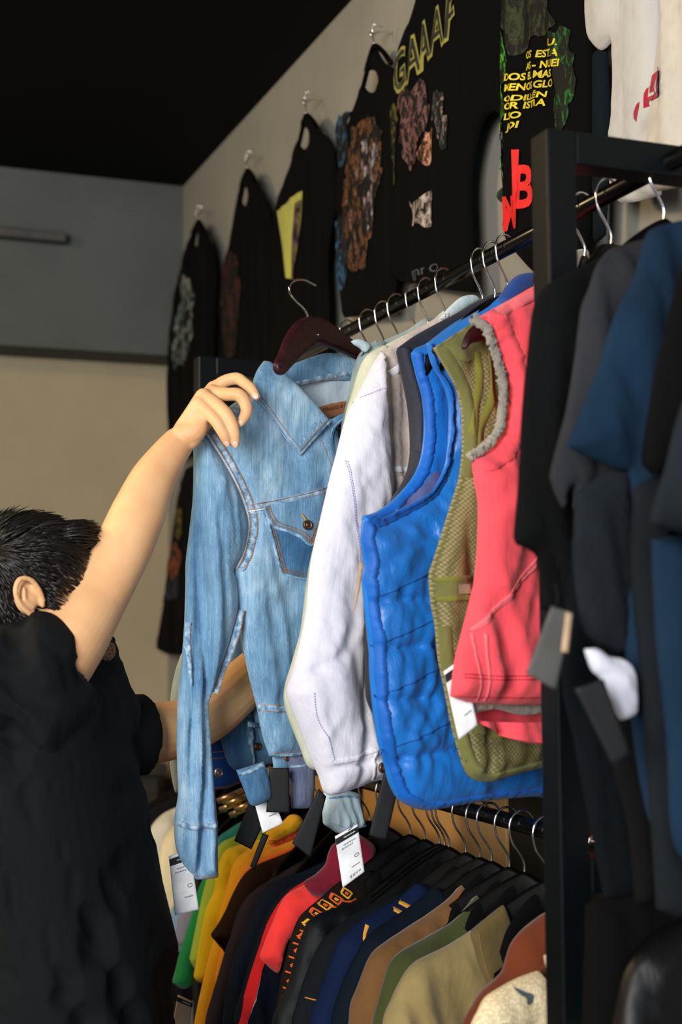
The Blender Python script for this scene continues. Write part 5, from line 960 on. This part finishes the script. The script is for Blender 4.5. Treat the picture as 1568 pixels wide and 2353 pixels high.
# hair: a cap and thousands of thin locks rooted on it
hp = [blob(H(-.006, 0, .026), ax, (.097, .0765, .087)), blob(H(-.05, 0, -.02), ax, (.053, .068, .07)), blob(H(.05, 0, .070), ax, (.048, .056, .028)), blob(H(.012, .045, .0), ax, (.022, .032, .035)), blob(H(.012, -.045, .0), ax, (.022, .032, .035))]
capo = remesh('hair', rel(hp), m_hair, .004, man, 4)
OFF = np.array([TO[0][0], TO[0][1], 0])
co = np.array([tuple(v.co) for v in capo.data.vertices]); nv_ = np.array([tuple(v.normal) for v in capo.data.vertices]); wc_ = co+OFF-HC
ff_, ss_, uu_ = wc_@fd, wc_@hs, wc_@hu
face = (ff_ > .062+.25*(uu_-.05)) & (uu_ < .05) | (ff_ > .052) & (uu_ < .02) | (ff_ > .018) & (uu_ < -.002) | (ff_ > -.035) & (uu_ < -.018)
idx = np.where(~face & (uu_ > -.085))[0]; rnd = random.Random(3); locks = []
clump = [(H(rnd.uniform(-.1, .1), rnd.uniform(-.08, .08), rnd.uniform(-.05, .12))-OFF, rnd.uniform(-.5, .5), rnd.uniform(-.3, .5)) for _ in range(60)]; CP = np.array([c[0] for c in clump])
for i in range(5200):
    j = idx[rnd.randrange(len(idx))]; p = co[j]; no = nv_[j]; f_, s_, u_ = ff_[j], ss_[j], uu_[j]
    top = min(1, max(0, (u_-.03)/.06)); back = min(1, max(0, (-f_-.02)/.05)); cl_ = clump[int(np.argmin(((CP-p)**2).sum(1)))]
    d = fd*(1.0*(1-back)+.1)+hu*(.12*top-.75*(1-top)*(1-.3*back)-.6*back*(1-top))+hs*(cl_[1]*.7+rnd.uniform(-.15, .15))
    d = d-no*(d@no); d = d/(np.linalg.norm(d)+1e-6)+no*(.10+.28*top*max(0, cl_[2]+.2)+.05*rnd.random()); d /= np.linalg.norm(d)
    L = rnd.uniform(.018, .030)*(1+.75*top); q0 = p-no*.003; q1 = p+no*.003+d*L*.35; q2 = q1+d*L*.35-no*.002; q3 = q2+d*L*.32-no*.006*(1-.4*top)+hs*rnd.uniform(-.003, .003)
    Q = smooth_path([q0, q1, q2, q3], .006); t = np.linspace(0, 1, len(Q)); r0 = rnd.uniform(.0007, .0016); R = r0*np.power(np.clip(1-t, 0, 1), .6)+.00015
    locks.append(tubeV(Q, R, 5))
hv, hf_ = join([([tuple(p) for p in v], f) for v, f in locks])
cen_ = HC-OFF; co[face] = cen_+(co[face]-cen_)*.86
capo.data.vertices.foreach_set('co', co.ravel()); capo.data.update()
link('hair_locks', hv, hf_, m_hair, capo)
# t-shirt ------------------------------------------------------------------
sh = []
def ring(c, a, b, A_=sv, B_=bd, e=2.4): return (np.array(c), np.array(A_)*a, np.array(B_)*b, e)
sh.append(ring_loft([ring(PX(150, 2520, 2.16), .197, .157), ring(PX(146, 2360, 2.16), .197, .157), ring(PX(138, 2200, 2.16), .197, .157), ring(PX(112, 2050, 2.16), .19, .150), ring(PX(100, 1920, 2.16), .188, .142), ring(PX(90, 1800, 2.165), .188, .130), ring(PX(95, 1700, 2.17), .185, .115), ring((RSH+LSH)/2+np.array([0, 0, -.01]), .165, .09), ring((RSH+LSH)/2+np.array([0, 0, .045]), .11, .075), ring(NB+np.array([0, 0, .02]), .075, .07)], 48))
def slev(p0, r0, p1, r1, up1, asp=1.0, mid=None):
    d = p1-p0; d /= np.linalg.norm(d); s_ = np.cross(d, up1); s_ /= np.linalg.norm(s_); u_ = np.cross(s_, d); R = [(p0-d*.02, s_*r0*.8, u_*r0*.8, 2), (p0, s_*r0, u_*r0, 2)]
    for t in (.25, .5, .75, 1): R.append((p0*(1-t)+p1*t, s_*((r0*(1-t)+r1*t)*asp), u_*(r0*(1-t)+r1*t), 2.1))
    R += [(p1-d*.001, s_*(r1*asp-.004), u_*(r1-.004), 2.1), (p1-d*.045, s_*(r1*asp-.010), u_*(r1-.010), 2.1)]
    return ring_loft(R, 40)
rsl = slev(PX(20, 1640, 2.06), .098, PX(152, 1518, 2.105), .066, np.array([0, 0, 1.]), .95); sh.append(rsl)
sh.append(limb([(PX(75, 1525, 2.08), .070), (PX(45, 1565, 2.065), .084), (PX(-20, 1600, 2.08), .085)]))
lsl = slev(PX(215, 1690, 2.30), .085, PX(304, 1694, 2.36), .066, np.array([0, 0, 1.])); sh.append(lsl)
def shdisp(co, no):
    x, y, z = co[:, 0], co[:, 1], co[:, 2]; s_ = x*rt[0]+y*rt[1]
    h = fold_sum([(.011, 12, .05, .4, 3), (.008, -28, .07, .3, 4), (.003, 50, .04, .12, 5)], s_, z)+fold_sum([(.003, 20, .05, .3, 8)], y, z)
    return co+no*np.clip(h, -.011, .009)[:, None]
tee_ = remesh('t_shirt', rel(sh), m_tee, .0045, man, 5, shdisp)
def hemring(p0, p1, r1, asp, up1, nm):
    d = p1-p0; d /= np.linalg.norm(d); s_ = np.cross(d, up1); s_ /= np.linalg.norm(s_); u_ = np.cross(s_, d); c = p1-d*.002
    tube(nm, [rp(c+s_*r1*asp*math.cos(t)+u_*r1*math.sin(t)) for t in np.linspace(0, 2*math.pi, 25)], .003, m_tee, tee_, 8, .01)
cr_ = [NB+sv*.078*math.cos(t)+bd*.07*math.sin(t)+np.array([0, 0, .012-.01*math.sin(t)]) for t in np.linspace(0, 2*math.pi, 25)]
tube('neck_rib', [rp(p) for p in cr_], .008, m_tee, tee_, 10, .01)
# trousers and shoes
hip = TO[0]; tr = []
for sg in (-1, 1):
    a = hip+sv*.09*sg; k = np.array([a[0], a[1], .48])+sv*.02*sg; an = np.array([a[0], a[1], .09])+sv*.05*sg; tr.append(limb([(a+np.array([0, 0, .02]), .105), (k, .075), (an, .06)], .03))
tr.append(blob(hip, (sv, bd, np.array([0, 0, 1.])), (.18, .13, .14)))
remesh('trousers', rel(tr), m_trs, .008, man, 4)
fdir = -bd if (-bd)@fd > 0 else bd
for sg in (-1, 1):
    b0 = np.array([hip[0], hip[1], .042])+sv*.14*sg; v, ff = join([limb([(b0-fdir*.06, .040), (b0+fdir*.04, .040), (b0+fdir*.16, .038)], .02)]); v = [(p[0], p[1], max(.001, p[2])) for p in v]; link('shoe', [rp(p) for p in v], ff, m_shoe, man)
# ------------------------------------------------------------------ light: shopfront daylight from behind left, one warm ceiling lamp
def area(name, loc, target, size, power, color):
    l = bpy.data.lights.new(name, 'AREA'); l.shape = 'RECTANGLE'; l.size, l.size_y = size; l.energy = power; l.color = color
    o = bpy.data.objects.new(name, l); C.objects.link(o); o.location = loc; d = Vector(target)-Vector(loc); o.rotation_euler = d.to_track_quat('-Z', 'Y').to_euler(); return o
area('shopfront_daylight', (-1.9, -.9, 2.0), (.8, 2.4, 1.5), (1.6, 1.8), 200, (1, .97, .93))
area('doorway_daylight', (.2, -2.4, 1.9), (.9, 2, 1.5), (2.2, 1.8), 24, (.72, .86, 1))
area('warm_ceiling_lamp', (-1.3, 2.9, 2.9), (.3, 2.3, 1.4), (.5, .5), 60, (1, .72, .38))
w = bpy.data.worlds.new('world'); bpy.context.scene.world = w; w.use_nodes = True; w.node_tree.nodes['Background'].inputs[0].default_value = (.6, .75, 1, 1); w.node_tree.nodes['Background'].inputs[1].default_value = .25
sc = bpy.context.scene; sc.view_settings.view_transform = 'Standard'; sc.view_settings.look = 'None'; sc.view_settings.exposure = 0; sc.view_settings.gamma = 1
